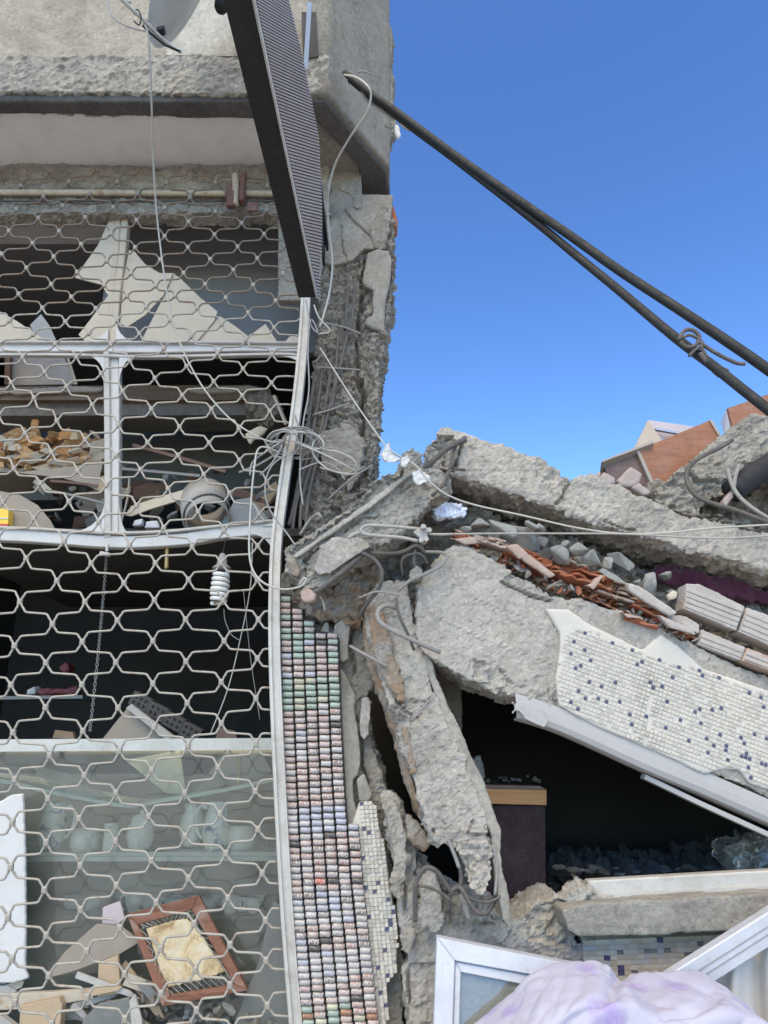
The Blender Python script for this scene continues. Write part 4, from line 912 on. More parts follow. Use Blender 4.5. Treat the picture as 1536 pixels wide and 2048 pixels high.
for q, mt_ in (([(72, 1378), (150, 1372), (155, 1388), (75, 1392)], 'red_dull'), ([(118, 1330), (132, 1322), (140, 1340), (122, 1346)], 'red_dull'), ([(50, 1376), (70, 1370), (72, 1388), (52, 1390)], 'plastic')):
    rough('package', q, 4.6, .1, M[mt_], rd, vox=.015, amp=.01)
plate('shelf_plank', [(-100, 1394), (165, 1390), (165, 1397), (-100, 1400)], 4.55, .2, M['slate'], rd, ext=(0, .2, 0))

# ------------------------------------------------------------------ things at the foot of the shop front
wb = tag(rough('foam_board', [(-320, 1610), (0, 1602), (20, 1590), (46, 1586), (50, 1700), (51, 1850), (50, 1940), (58, 1958), (30, 1966), (-320, 1966)], 3.36, .02, M['foamw'], vox=.008, amp=.0012, chip=.002, flat=1, seed=9), 'chipped white foam board standing at the left edge', 'panel')
hf = thing('hide_frame', 'reddish wooden frame with a lashed brown and white hide leaning at the bottom', 'frame', P(380, 2015, 3.4))
O = [(253, 1828, 3.36), (397, 1790, 3.42), (496, 1981, 3.36), (324, 2014, 3.30)]; I_ = [(276, 1850, 3.36), (383, 1820, 3.42), (468, 1968, 3.36), (340, 1990, 3.30)]
for i in range(4):
    j = (i + 1) % 4; m = MB(); q = [P(*O[i]), P(*O[j]), P(*I_[j]), P(*I_[i])]; m.prism(q, [p + Vector((0, .03, -.004)) for p in q]); m.build('frame_bar', M['wood_red'], hf, bevel=.003)
HP = [(288, 1856, 3.365), (330, 1846, 3.38), (374, 1836, 3.405), (392, 1856, 3.40), (410, 1880, 3.385), (425, 1905, 3.37), (452, 1944, 3.35), (400, 1962, 3.34), (362, 1970, 3.33), (334, 1978, 3.325), (322, 1950, 3.33), (305, 1900, 3.35)]
rough('hide', HP, 0, .012, M['hide'], hf, vox=.006, amp=.006, fr=14, flat=1, chip=.004, seed=2)
m = MB()
def zig(a0, a1, b0_, b1, n):
    pts = []
    for i in range(n + 1):
        t_ = i / n; pts.append(P(a0[0] + (a1[0] - a0[0]) * t_, a0[1] + (a1[1] - a0[1]) * t_, a0[2] + (a1[2] - a0[2]) * t_) if i % 2 else P(b0_[0] + (b1[0] - b0_[0]) * t_, b0_[1] + (b1[1] - b0_[1]) * t_, b0_[2] + (b1[2] - b0_[2]) * t_))
    m.tube(pts, .0016, 4)
zig(I_[0], I_[1], HP[0], HP[2], 20); zig(I_[1], I_[2], HP[2], HP[6], 18); zig(I_[2], I_[3], HP[6], HP[9], 20); zig(I_[3], I_[0], HP[9], HP[0], 16)
m.build('lashing', M['cable'], hf)
FT = [([(193, 1848), (240, 1852), (283, 1882), (240, 1908), (150, 1942), (90, 1958), (128, 1905)], 3.40, .012, 'carton', 'large grey brown card sheet leaning left of the hide frame', 'card'),
      ([(205, 1815), (240, 1802), (249, 1836), (236, 1850), (204, 1848)], 3.43, .01, 'pink_panel', 'small torn pinkish label standing above the card sheet', 'label'),
      ([(197, 1926), (236, 1910), (241, 1988), (194, 1996)], 3.385, .02, 'kraft', 'tan cardboard offcut standing under the card sheet', 'cardboard'),
      ([(-200, 1992), (100, 1985), (186, 1978), (186, 1998), (60, 2018), (-200, 2030)], 3.37, .03, 'cream', 'long cream board lying at the bottom left', 'board'),
      ([(32, 2200), (40, 2012), (118, 1996), (124, 2010), (104, 2200)], 3.33, .05, 'kraft', 'brown open box below the cream board', 'box'),
      ([(-200, 2040), (0, 2030), (40, 2060), (20, 2200), (-200, 2200)], 3.32, .03, 'board_gr', 'grey board in the bottom left corner', 'board'),
      ([(150, 2200), (165, 2040), (196, 2008), (258, 1996), (278, 2060), (290, 2200)], 3.34, .02, 'slate', 'grey slab with a white broken edge at the bottom', 'slab'),
      ([(546, 1800), (562, 1810), (580, 2000), (600, 2200), (420, 2200), (470, 2040), (515, 1930)], 3.42, .008, 'slate', 'smoked grey sheet leaning against the rail at the bottom', 'sheet'),
      ([(258, 2002), (270, 1988), (284, 2040), (290, 2200), (276, 2200)], 3.33, .012, 'white', 'splintered white strip between the grey slab and the stones', 'strip')]
for q, D_, T_, mt_, lab, ct in FT: tag(plate('leaning_' + ct, q, D_, T_, M[mt_], bevel=.002), lab, ct)
stones = []
for i in range(6):
    me = chunkmesh(500 + i, (1.1, 1, .85), 11); me.materials.append(M['rock'] if i % 2 else M['conc']); stones.append(me)
sp_ = thing('splinter_heap', 'jumble of broken boards and splinters in front of the counter at bottom left', 'debris', P(150, 2150, 3.4))
for i in range(46):
    x = rng.uniform(-60, 330); y = rng.uniform(1968 + max(0, 40 - abs(x - 60)) * .2, 2150); L_ = rng.uniform(20, 75) * pxm(3.35, y); a_ = rng.gauss(-.15, .5)
    e_ = Vector((math.cos(a_), rng.uniform(-.3, .3), math.sin(a_))).normalized(); u_ = e_.cross(Vector((0, 1, 0))).normalized(); n_ = e_.cross(u_)
    m = MB(); w_ = rng.uniform(3, 12) * pxm(3.35, y); c_ = P(x, y, rng.uniform(3.345, 3.46)); q = [c_ - e_ * L_ - u_ * w_, c_ + e_ * L_ * .8 - u_ * w_ * rng.uniform(.3, 1), c_ + e_ * L_ * rng.uniform(.9, 1.1) + u_ * w_ * rng.uniform(-.5, .5), c_ + e_ * L_ * .7 + u_ * w_, c_ - e_ * L_ * rng.uniform(.7, 1) + u_ * w_]
    m.prism(q, [p + n_ * .008 for p in q]); m.build('splinter', M[rng.choice(['cream', 'board_gr', 'kraft', 'carton', 'white', 'slate', 'wood_beam'])], sp_)
rs = thing('stone_heap', 'heap of small grey stones and plaster bits under the hide frame', 'rubble', P(400, 2150, 3.4))
for i in range(250):
    x = rng.uniform(200, 590); y = rng.uniform(lerp([(60, 2010), (300, 1995), (340, 2018), (450, 2012), (575, 2050)], x), 2200); s_ = rng.uniform(5, 15) * pxm(3.4, 2050)
    inst('stone', rng.choice(stones), Matrix.Translation(P(x, y, rng.uniform(3.35, 3.48))) @ Matrix.Rotation(rng.uniform(0, 6), 4, Vector((rng.random(), rng.random(), rng.random() + .01)).normalized()) @ Matrix.Diagonal((s_ * rng.uniform(.8, 1.6), s_, s_, 1)), rs)
# ------------------------------------------------------------------ collapsed neighbour (right): rooms, fallen beams, wall stub
cb = thing('collapsed_house', 'collapsed concrete house with dark window cavity and tiled wall stub on the right', 'ruin', (.9, 3.6, 0))
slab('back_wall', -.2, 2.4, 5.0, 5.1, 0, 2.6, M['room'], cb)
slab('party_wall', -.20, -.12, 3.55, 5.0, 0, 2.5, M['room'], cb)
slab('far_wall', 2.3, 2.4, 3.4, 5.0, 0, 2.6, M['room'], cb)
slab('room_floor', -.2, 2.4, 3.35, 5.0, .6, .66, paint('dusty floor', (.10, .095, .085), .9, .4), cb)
rf_ = [P(820, 1150, 3.32), P(1010, 1235, 3.32), P(1250, 1330, 3.32), P(1900, 1560, 3.32)]
m = MB(); q = rf_ + [p + Vector((0, 0, .06)) for p in rf_[::-1]]; m.prism(q, [p + Vector((0, 1.8, 0)) for p in q]); m.build('sagging_ceiling', M['room'], cb)
# rear wall inside, seen left of the cavity
rough('inner_pier', [(862, 1330), (930, 1350), (925, 1470), (912, 1540), (885, 1560), (860, 1400)], 3.5, .1, M['conc_dk'], cb, vox=.014, amp=.012, seed=5)
# wall stub with the torn pillar foot
rough('wall_stub', [(768, 1590), (782, 1588), (800, 1600), (812, 1640), (830, 1700), (880, 1760), (940, 1790), (1000, 1815), (1030, 1838), (1050, 1826), (1070, 1810), (1092, 1800), (1120, 1795), (1140, 1830), (1150, 1872), (1182, 1905), (1180, 1935), (1260, 1960), (1260, 2250), (815, 2250), (812, 2050), (806, 1960), (812, 1900), (800, 1860), (795, 1800), (786, 1720), (772, 1660)],
      3.10, .32, M['conc_lt'], cb, vox=.0105, amp=.015, fr=9, flat=.75, chip=.035, seed=33,
      cracks=[([(802, 1700), (805, 1760), (812, 1830)], 4, .03), ([(806, 1880), (815, 1960), (812, 2048)], 4, .03)],
      spalls=[([(830, 1700), (900, 1690), (1000, 1790), (1015, 1850), (960, 1860), (870, 1850), (835, 1800)], .03, .045), ([(1050, 1822), (1130, 1795), (1165, 1900), (1060, 1880)], .01, .035)])
rough('torn_shard', [(768, 1595), (790, 1600), (808, 1650), (815, 1720), (800, 1800), (790, 1790), (786, 1720), (774, 1660)], 3.04, .1, M['conc'], cb, vox=.009, amp=.02, seed=91)
rough('torn_shard', [(815, 1632), (845, 1650), (862, 1690), (850, 1702), (830, 1690), (818, 1670)], 3.02, .08, M['conc_rust'], cb, vox=.009, amp=.014, seed=92)
rough('torn_shard', [(838, 1755), (868, 1745), (880, 1790), (888, 1850), (872, 1870), (846, 1850)], 3.03, .1, M['conc_lt'], cb, vox=.009, amp=.018, seed=93)
rough('torn_shard', [(800, 1870), (830, 1862), (834, 1878), (822, 1910), (806, 1900)], 3.02, .08, M['conc'], cb, vox=.009, amp=.014, seed=94)
rough('torn_shard', [(918, 1790), (932, 1786), (945, 1830), (940, 1845), (928, 1836)], 3.0, .06, M['conc_lt'], cb, vox=.008, amp=.008, seed=95)
# rebars curling out of the foot
for q, r_ in (([(830, 1842, 2.95), (830, 1800, 2.93), (832, 1768, 2.92), (848, 1737, 2.92), (871, 1741, 2.93), (891, 1768, 2.95), (908, 1786, 2.96), (922, 1765, 2.97), (919, 1725, 2.98), (902, 1671, 3.0)], .0095),
              ([(898, 1818, 2.98), (900, 1790, 2.96), (912, 1775, 2.95), (925, 1780, 2.94), (945, 1815, 2.93), (962, 1828, 2.93), (978, 1820, 2.95), (992, 1790, 3.0), (990, 1760, 3.03)], .0085),
              ([(826, 1772, 2.93), (856, 1774, 2.92), (884, 1788, 2.93), (900, 1800, 2.94)], .005), ([(925, 1785, 2.95), (950, 1800, 2.93), (980, 1803, 2.93), (1008, 1788, 2.95)], .005), ([(848, 1650, 3.0), (860, 1672, 3.0), (866, 1690, 3.0)], .004)):
    wire('curled_rebar', q, 0, r_, M['rebar'], cb)
# sill with the remains of the window frame, tiles under it
sill = rough('window_sill', [(1122, 1818), (1180, 1806), (1300, 1800), (1560, 1786), (1900, 1768), (1900, 1842), (1560, 1860), (1350, 1870), (1160, 1876), (1135, 1862)], 2.98, .22, M['conc'], cb, vox=.011, amp=.007, fr=9, flat=.6, chip=.015, seed=36)
rough('crumbled_mortar', [(1118, 1800), (1150, 1780), (1172, 1774), (1200, 1790), (1240, 1812), (1262, 1822), (1240, 1838), (1170, 1830)], 3.06, .12, M['conc_lt'], cb, vox=.009, amp=.022, seed=37)
m = MB(); m.bar([P(1178, 1778, 3.10), P(1400, 1765, 3.10), P(1560, 1756, 3.10), P(1900, 1738, 3.10)], .055, .06); m.build('bottom_frame', M['white'], cb, bevel=.005)
m = MB(); m.bar([P(1182, 1796, 3.08), P(1400, 1785, 3.08), P(1900, 1760, 3.08)], .02, .05); m.build('frame_lip', M['white'], cb)
bw_ = rough('tiled_wall', [(1160, 1872), (1900, 1850), (1900, 2250), (1200, 2250), (1184, 1940)], 3.10, .2, M['plaster'], cb, vox=.014, amp=.003, chip=.004, seed=38)
tm = {}
def tilemesh(k, w, h, d=.0035):
    m = MB(); m.box((0, 0, 0), (w, 0, 0), (0, d, 0), (0, 0, h)); o = m.build('tmp', M[k]); me = o.data; me.transform(Matrix.Translation((0, 0, -h))); bpy.data.objects.remove(o); return me
for k in ('tile_tan', 'tile_tan2', 'tile_b', 'tile_w2'): tm[k] = tilemesh(k, .0125, .0093)
for r_ in range(9):
    for c in range(30):
        x = 1172 + c * 13.4 + r_ * .5; y = 1886 - c * .55 + r_ * 10.4
        if x > 1560 or y > 1965 or (r_ > 3 and x < 1186) or rng.random() < .04: continue
        u = rng.random(); k = 'tile_b' if u < .06 else 'tile_tan' if u < .5 else 'tile_tan2' if u < .85 else 'tile_w2'
        inst('mosaic_tile', tm[k], Matrix.Translation(P(x, y, 3.094)) @ Matrix.Rotation(rng.uniform(-.03, .03) + .035, 4, 'Y'), bw_)

# cabinet in the cavity
kb = thing('cabinet', 'plum dark cabinet with orange wooden edging inside the collapsed room', 'cabinet', P(1020, 1830, 3.6))
Dk = 3.55
plate('carcass', [(920, 1612), (1090, 1610), (1092, 1850), (930, 1850)], Dk, .5, M['cab_body'], kb)
plate('edging', [(915, 1576), (1093, 1580), (1093, 1610), (915, 1606)], Dk - .02, .54, M['cab_edge'], kb)
plate('top', [(915, 1568), (1080, 1572), (1093, 1579), (915, 1575)], Dk - .015, .5, M['wood_dk'], kb)
ct_ = []
for i in range(5):
    me = chunkmesh(600 + i, (1.1, 1, .75)); me.materials.append(M['rock'] if i % 2 else M['conc_dk']); ct_.append(me)
ch_ = thing('cabinet_crumbs', 'grey plaster crumbs scattered on the cabinet top', 'rubble', P(990, 1565, 3.7))
for i in range(40):
    x = rng.uniform(925, 1080); s_ = rng.uniform(2, 6) * pxm(3.7, 1560)
    inst('crumb', rng.choice(ct_), Matrix.Translation(P(x, 1566 - rng.uniform(0, 14), 3.56 + rng.uniform(.03, .3))) @ Matrix.Diagonal((s_, s_, s_, 1)), ch_)
tag(rough('standing_chunk', [(938, 1555), (945, 1515), (962, 1508), (968, 1530), (972, 1560)], 3.62, .08, M['rock'], vox=.01, amp=.008), 'upright grey rubble chunk on the cabinet beside the leaning column', 'chunk')
tag(rough('rubble_floor_mass', [(1085, 1800), (1100, 1745), (1160, 1730), (1230, 1742), (1300, 1725), (1400, 1735), (1480, 1700), (1600, 1690), (1600, 1800)], 3.9, .5, M['conc_black'], vox=.022, amp=.05, fr=6, flat=1, seed=41), 'dim heap of rubble filling the floor of the cavity', 'rubble', None, 'stuff')
fb = thing('floor_rubble', 'dim rubble on the floor of the dark cavity', 'rubble', P(1200, 1770, 3.8))
for i in range(60):
    x = rng.uniform(1095, 1560); s_ = rng.uniform(4, 16) * pxm(3.8, 1750)
    inst('rubble_piece', rng.choice(ct_), Matrix.Translation(P(x, 1772 - rng.uniform(0, 40), rng.uniform(3.6, 3.95))) @ Matrix.Rotation(rng.uniform(0, 6), 4, 'Z') @ Matrix.Diagonal((s_ * 1.3, s_, s_ * .7, 1)), fb)
pb = tag(rough('plastic_bag', [(1448, 1690), (1470, 1682), (1540, 1668), (1600, 1700), (1600, 1762), (1480, 1762), (1462, 1735)], 3.3, .14, M['film'], vox=.012, amp=.03, fr=6, smooth=4, seed=6), 'crumpled clear plastic bag on the sill at the right edge', 'bag')

# ------------------------------------------------------------------ leaning broken column
lc = thing('leaning_column', 'broken concrete column leaning across the dark gap with a torn lower end', 'column', P(1000, 1860, 3.0))
rough('shaft', [(738, 1190, 3.06), (760, 1160, 3.06), (815, 1165, 3.06), (838, 1290, 3.04), (866, 1375, 3.02), (896, 1445, 3.0), (928, 1515, 2.98), (958, 1585, 2.96), (978, 1655, 2.94), (985, 1700, 2.93), (988, 1740, 2.92), (978, 1785, 2.92), (960, 1795, 2.92), (938, 1775, 2.92), (925, 1735, 2.93), (905, 1700, 2.93), (885, 1692, 2.93), (862, 1684, 2.94), (846, 1632, 2.95), (818, 1546, 2.97), (800, 1484, 2.99), (792, 1437, 3.0), (768, 1379, 3.02), (748, 1328, 3.03), (735, 1258, 3.05)],
      0, .27, M['conc_lt'], lc, vox=.0092, amp=.015, fr=10, flat=.5, chip=.035, seed=55,
      cracks=[([(790, 1385), (810, 1420), (835, 1435), (862, 1395)], 3, .025), ([(948, 1640), (940, 1670), (975, 1668)], 3, .02), ([(905, 1690), (915, 1720), (925, 1760)], 4, .03)],
      spalls=[([(790, 1395), (850, 1400), (856, 1425), (830, 1450), (796, 1440)], .008, .02), ([(858, 1655), (985, 1668), (990, 1800), (930, 1790), (900, 1710)], .005, .03)])
m = MB(); q = [(840, 1286, 3.05), (850, 1290, 3.05), (880, 1365, 3.03), (912, 1440, 3.01), (946, 1515, 2.99), (976, 1585, 2.97), (1003, 1660, 2.95), (1003, 1730, 2.94), (1014, 1770, 2.94), (1028, 1850, 2.94), (1020, 1862, 2.94), (1006, 1840, 2.94), (990, 1760, 2.94), (982, 1670, 2.94), (950, 1580, 2.96), (918, 1505, 2.98), (880, 1420, 3.01), (850, 1340, 3.03)]
rough('plaster_side', q, 0, .06, M['conc'], lc, vox=.008, amp=.007, fr=12, chip=.014, seed=56, flat=.6)
rough('rusty_side', [(726, 1258, 3.09), (738, 1200, 3.09), (760, 1250, 3.08), (768, 1330, 3.07), (800, 1400, 3.05), (806, 1480, 3.04), (826, 1560, 3.0), (850, 1635, 2.99), (838, 1640, 3.02), (808, 1560, 3.03), (788, 1470, 3.05), (756, 1382, 3.06), (735, 1330, 3.07)], 0, .2, M['conc_rust'], lc, vox=.010, amp=.010, seed=57)
rough('rusty_face', [(733, 1212, 3.03), (762, 1200, 3.03), (776, 1250, 3.02), (786, 1310, 3.01), (806, 1370, 2.99), (812, 1402, 2.98), (794, 1402, 2.99), (772, 1368, 3.0), (750, 1318, 3.01), (737, 1258, 3.02)], 0, .06, M['conc_rust'], lc, vox=.008, amp=.012, fr=11, seed=58)
rough('rusty_face', [(798, 1455, 2.985), (815, 1452, 2.98), (826, 1500, 2.97), (836, 1545, 2.96), (822, 1548, 2.965), (806, 1500, 2.98)], 0, .05, M['conc_rust'], lc, vox=.008, amp=.010, fr=12, seed=59)
for q, r_ in (([(825, 1435), (845, 1415), (868, 1392)], .004), ([(822, 1440), (846, 1420), (870, 1400)], .004), ([(890, 1668), (905, 1700), (918, 1735)], .007), ([(985, 1690), (994, 1730), (990, 1790)], .006)):
    wire('rebar', q, 2.94, r_, M['rebar_lt'], lc)
for i in range(14):
    x, y = rng.uniform(785, 812), rng.uniform(1400, 1452); s_ = rng.uniform(3, 6) * pxm(3, 1400)
    inst('pebble', rng.choice(ct_), Matrix.Translation(P(x, y, 2.985)) @ Matrix.Diagonal((s_, s_, s_, 1)), lc)

# ------------------------------------------------------------------ fallen beam with mosaic
mbm = thing('mosaic_beam', 'fallen concrete beam with a patch of white and navy mosaic tiles', 'beam', P(1200, 1600, 3.05))
CP = [(838, 1160, 3.02), (860, 1140, 3.02), (880, 1112, 3.02), (905, 1090, 3.02), (940, 1092, 3.02), (1020, 1140, 3.03), (1100, 1190, 3.04), (1193, 1205, 3.05), (1286, 1243, 3.06), (1370, 1284, 3.08), (1473, 1330, 3.10), (1536, 1352, 3.11), (1800, 1460, 3.16), (1900, 1500, 3.18),
      (1900, 1770, 3.18), (1800, 1720, 3.16), (1536, 1594, 3.11), (1400, 1535, 3.08), (1260, 1480, 3.06), (1118, 1418, 3.04), (1016, 1392, 3.03), (937, 1360, 3.02), (843, 1304, 3.02), (828, 1266, 3.02), (832, 1215, 3.02)]
rough('beam_body', CP, 0, .30, M['conc_lt'], mbm, vox=.0095, amp=.015, fr=8, flat=.33, chip=.03, seed=71,
      cracks=[([(1005, 1165), (1035, 1178), (1065, 1192), (1100, 1200)], 3.5, .035), ([(858, 1222), (900, 1245), (960, 1275), (1030, 1300), (1110, 1330)], 2.2, -.005), ([(930, 1190), (990, 1215), (1060, 1240)], 2.2, .006), ([(1060, 1178), (1055, 1215)], 1.8, .01), ([(1140, 1210), (1135, 1260)], 1.8, .01)],
      spalls=[([(950, 1320), (1000, 1335), (1030, 1372), (1110, 1380), (1115, 1415), (1010, 1390), (945, 1360)], .004, .026), ([(1030, 1140), (1095, 1185), (1060, 1190), (1010, 1160)], .004, .02)])
def DC(x): return lerp([(838, 3.02), (1020, 3.03), (1286, 3.06), (1536, 3.11), (1900, 3.18)], x)
PP = [(1090, 1217), (1137, 1218), (1184, 1250), (1286, 1299), (1323, 1268), (1361, 1294), (1407, 1337), (1536, 1380), (1800, 1490), (1800, 1700), (1536, 1580), (1500, 1568), (1480, 1540), (1440, 1540), (1410, 1550), (1350, 1520), (1230, 1468), (1190, 1452), (1118, 1412), (1112, 1360), (1122, 1290), (1120, 1265)]
pt = rough('plaster_patch', [(x, y, DC(x) - .014) for x, y in PP], 0, .03, M['grout'], mbm, vox=.009, amp=.0022, chip=.003, seed=72, flat=1)
TP = [(1124, 1286), (1144, 1257), (1193, 1266), (1240, 1289), (1286, 1306), (1333, 1322), (1379, 1334), (1417, 1343), (1473, 1368), (1536, 1390), (1800, 1500), (1800, 1695), (1536, 1572), (1506, 1560), (1482, 1536), (1440, 1534), (1420, 1541), (1351, 1514), (1286, 1486), (1230, 1462), (1193, 1446), (1146, 1423), (1118, 1403), (1116, 1360)]
e1 = (P(1500, 1400, DC(1500)) - P(1150, 1272, DC(1150))).normalized(); nf = Vector((0, -1, 0)); nf = (nf - e1 * nf.dot(e1)).normalized(); e2 = e1.cross(nf).normalized()
if e2.z > 0: e2 = -e2
pit = .0168; T0 = P(1116, 1246, DC(1116) - .019)
for k in ('tile_w', 'tile_w2', 'tile_w3', 'tile_b'):
    m = MB(); h = .0068; m.box((0, 0, 0), (h, 0, 0), (0, .0045, 0), (0, 0, h)); o = m.build('tmp', M[k], bevel=.0018); me = o.data
    me.transform(Matrix.Translation((0, 0, -h))); bpy.data.objects.remove(o); tm['m' + k] = me
cand = []
for r_ in range(-10, 56):
    for c in range(-10, 130):
        w = T0 + e1 * (c * pit + rng.uniform(-.0007, .0007) + (.010 if (c // 15) % 2 else 0) * 0) + e2 * (r_ * pit + rng.uniform(-.0007, .0007))
        px_, py_ = PIX(np.array([tuple(w)])); px_, py_ = px_[0], py_[0]
        if not inpoly(np.array([px_ + rng.uniform(-3, 3)]), np.array([py_ + rng.uniform(-3, 3)]), TP)[0]: continue
        w = Vector((w.x, DC(px_) - .0135, w.z)); u = rng.random()
        if u < .022 or (abs(px_ - (1300 - (py_ - 1400) * .12 + 3 * math.sin(py_ * .11))) < 2.5 and py_ > 1390): continue
        navy = (r_ * 7 + c * 3 + (r_ * c) % 5) % 3 == 0 and rng.random() < .19
        k = 'tile_b' if navy else 'tile_w3' if u < .5 else 'tile_w' if u < .78 else 'tile_w2'
        cand.append((px_, py_, w, k))
inview = [c for c in cand if c[0] < 1530 and c[1] < 2040]
inview.sort(key=lambda c: c[2].y + abs(c[0] - 1230) * .0002); big300 = set(id(c) for c in inview[:300])
Rt = Matrix((e1, -nf, -e2)).transposed().to_4x4()
field = MB(); fk = ['tile_w', 'tile_w2', 'tile_w3', 'tile_b']
for c in cand:
    w = c[2]; tl = Matrix.Rotation(rng.uniform(-.05, .05), 4, 'Y') @ Matrix.Rotation(rng.uniform(-.05, .05), 4, 'X')
    if id(c) in big300: inst('mosaic_tile', tm['m' + c[3]], Matrix.Translation(w) @ Rt @ tl, pt)
    else:
        field.cur = fk.index(c[3]); T = Matrix.Translation(w) @ Rt @ tl; me = tm['m' + c[3]]
        field.add([T @ v.co for v in me.vertices], [list(p.vertices) for p in me.polygons])
tag(field.build('mosaic_tile_field', None, pt, mats=[M[k] for k in fk]), kind='stuff')
# pvc trim hanging under the beam
tr = thing('pvc_trim', 'torn pale pvc channel hanging along the underside of the mosaic beam', 'trim', P(1280, 1540, 3.0))
TL = [(1030, 1404), (1118, 1432), (1286, 1508), (1400, 1556), (1536, 1616), (1900, 1776)]
pr = [(-.02, .04), (-.028, .0), (-.03, -.03), (-.022, -.052), (-.002, -.060), (.05, -.062), (.05, -.056), (0, -.054), (-.016, -.047), (-.023, -.028), (-.021, 0), (-.013, .04)]
m = MB(); st = []
tp = [P(x, y + 4, DC(x) + .02) for x, y in TL]
for p in catmull(tp, 4): st.append([p + Vector((0, a, b)) for a, b in pr])
n = len(pr); b0 = len(m.v)
for s_ in st: m.v += s_
for i in range(len(st) - 1):
    for k in range(n): m.f.append([b0 + i * n + k, b0 + i * n + (k + 1) % n, b0 + (i + 1) * n + (k + 1) % n, b0 + (i + 1) * n + k]); m.m.append(0)
m.f.append(list(range(b0, b0 + n))[::-1]); m.m.append(0); m.f.append(list(range(b0 + (len(st) - 1) * n, b0 + len(st) * n))); m.m.append(0)
m.build('channel', M['pvc_lilac'], tr)
rough('torn_end', [(1020, 1402, 3.0), (1040, 1404, 3.0), (1075, 1418, 3.0), (1100, 1440, 3.0), (1090, 1458, 3.0), (1050, 1440, 3.0), (1036, 1424, 3.0), (1022, 1428, 3.0), (1028, 1415, 3.0)], 0, .012, M['pvc_lilac'], tr, vox=.005, amp=.004)
m = MB(); m.bar([P(x, y, 3.09) for x, y in ((1290, 1553), (1400, 1606), (1536, 1668), (1900, 1836))], .018, .05); m.build('loose_rail', M['pvc_lilac'], tr)

# ------------------------------------------------------------------ upper fallen beam
AP = [(848, 905), (855, 880), (885, 850), (931, 866), (1021, 893), (1080, 912), (1112, 930), (1139, 956), (1160, 952), (1180, 946), (1216, 961), (1293, 991), (1329, 1011), (1384, 1034), (1452, 1047), (1536, 1070), (1700, 1110), (1900, 1165), (1900, 1245), (1700, 1188), (1536, 1140), (1361, 1095), (1248, 1061), (1157, 1034), (1107, 1011), (999, 979), (908, 948), (880, 935), (862, 938)]
ub = thing('upper_beam', 'long fallen concrete beam sloping down to the right against the sky', 'beam', P(1200, 1100, 3.1))
rough('beam_body', [(x, y, 3.10) for x, y in AP], 0, .38, M['conc_lt'], ub, vox=.0105, amp=.018, fr=8, flat=.42, chip=.035, seed=81,
      cracks=[([(928, 880), (915, 910), (908, 945)], 4, .04), ([(1140, 955), (1130, 985), (1112, 1008)], 4, .03), ([(1210, 1040), (1240, 1058), (1270, 1060)], 3, .03)],
      spalls=[([(850, 870), (905, 870), (915, 930), (860, 940)], .03, .045), ([(1060, 905), (1130, 935), (1130, 1000), (1080, 960)], .002, .02)])
for q, r_ in (([(854, 935, 3.02), (880, 908, 3.0), (905, 890, 3.03), (930, 880, 3.08)], .013), ([(863, 992, 2.98), (884, 972, 2.97), (896, 946, 3.0), (905, 915, 3.03), (912, 890, 3.06)], .008), ([(900, 935, 3.04), (915, 938, 3.03), (930, 940, 3.05)], .007)):
    wire('rebar', q, 0, r_, M['rebar'], ub)

# ------------------------------------------------------------------ tilted chunk in the middle
mc = thing('tilted_chunk', 'broken beam stump tilted up to the right beside the rail', 'concrete chunk', P(650, 1180, 3.0))
rough('chunk_body', [(566, 1090), (630, 1050), (690, 1012), (756, 956), (800, 926), (806, 902), (827, 896), (842, 915), (850, 932), (880, 930), (902, 950), (900, 984), (863, 1002), (818, 1050), (774, 1086), (732, 1108), (672, 1150), (640, 1172), (612, 1180), (600, 1160), (573, 1137)], 3.0, .22, M['conc'], mc, vox=.0085, amp=.018, fr=10, flat=.7, chip=.05, seed=61,
      cracks=[([(680, 1070), (720, 1040), (760, 1030)], 2.5, .02), ([(640, 1092), (610, 1120), (605, 1150)], 3, .03), ([(800, 985), (840, 960), (850, 935)], 2.5, .02)],
      spalls=[([(566, 1085), (640, 1040), (760, 955), (800, 930), (812, 940), (700, 1040), (590, 1115)], .02, .02)])
rough('front_slab', [(625, 1135), (642, 1092), (668, 1070), (726, 1076), (742, 1092), (700, 1120), (660, 1148), (636, 1152)], 2.965, .06, M['conc_lt'], mc, vox=.0085, amp=.009, seed=62)
rough('mortar_ridge', [(586, 1110), (660, 1058), (740, 1001), (800, 956), (826, 936), (832, 942), (745, 1012), (662, 1068), (592, 1117)], 2.975, .05, M['conc_lt'], mc, vox=.006, amp=.007, fr=14, chip=.012, seed=67)
rough('rusty_corner', [(575, 1130), (590, 1118), (602, 1140), (596, 1155), (584, 1150)], 2.98, .04, M['conc_rust'], mc, vox=.007, amp=.008, seed=63)
wire('rebar', [(606, 1198, 2.98), (640, 1178, 2.97), (690, 1140, 2.98), (744, 1092, 3.0)], 0, .012, M['rebar'], mc)
wire('rebar', [(600, 1070, 3.08), (620, 1040, 3.05), (636, 1028, 3.0), (642, 1036, 3.0)], 0, .007, M['rebar_lt'], mc)
tag(rough('rusty_stub', [(600, 1182), (612, 1172), (632, 1188), (628, 1200), (610, 1204), (602, 1196)], 2.96, .04, M['terra_dust'], vox=.006, amp=.006), 'rusty torn metal stub hanging at the lower end of the tilted stump', 'stub')

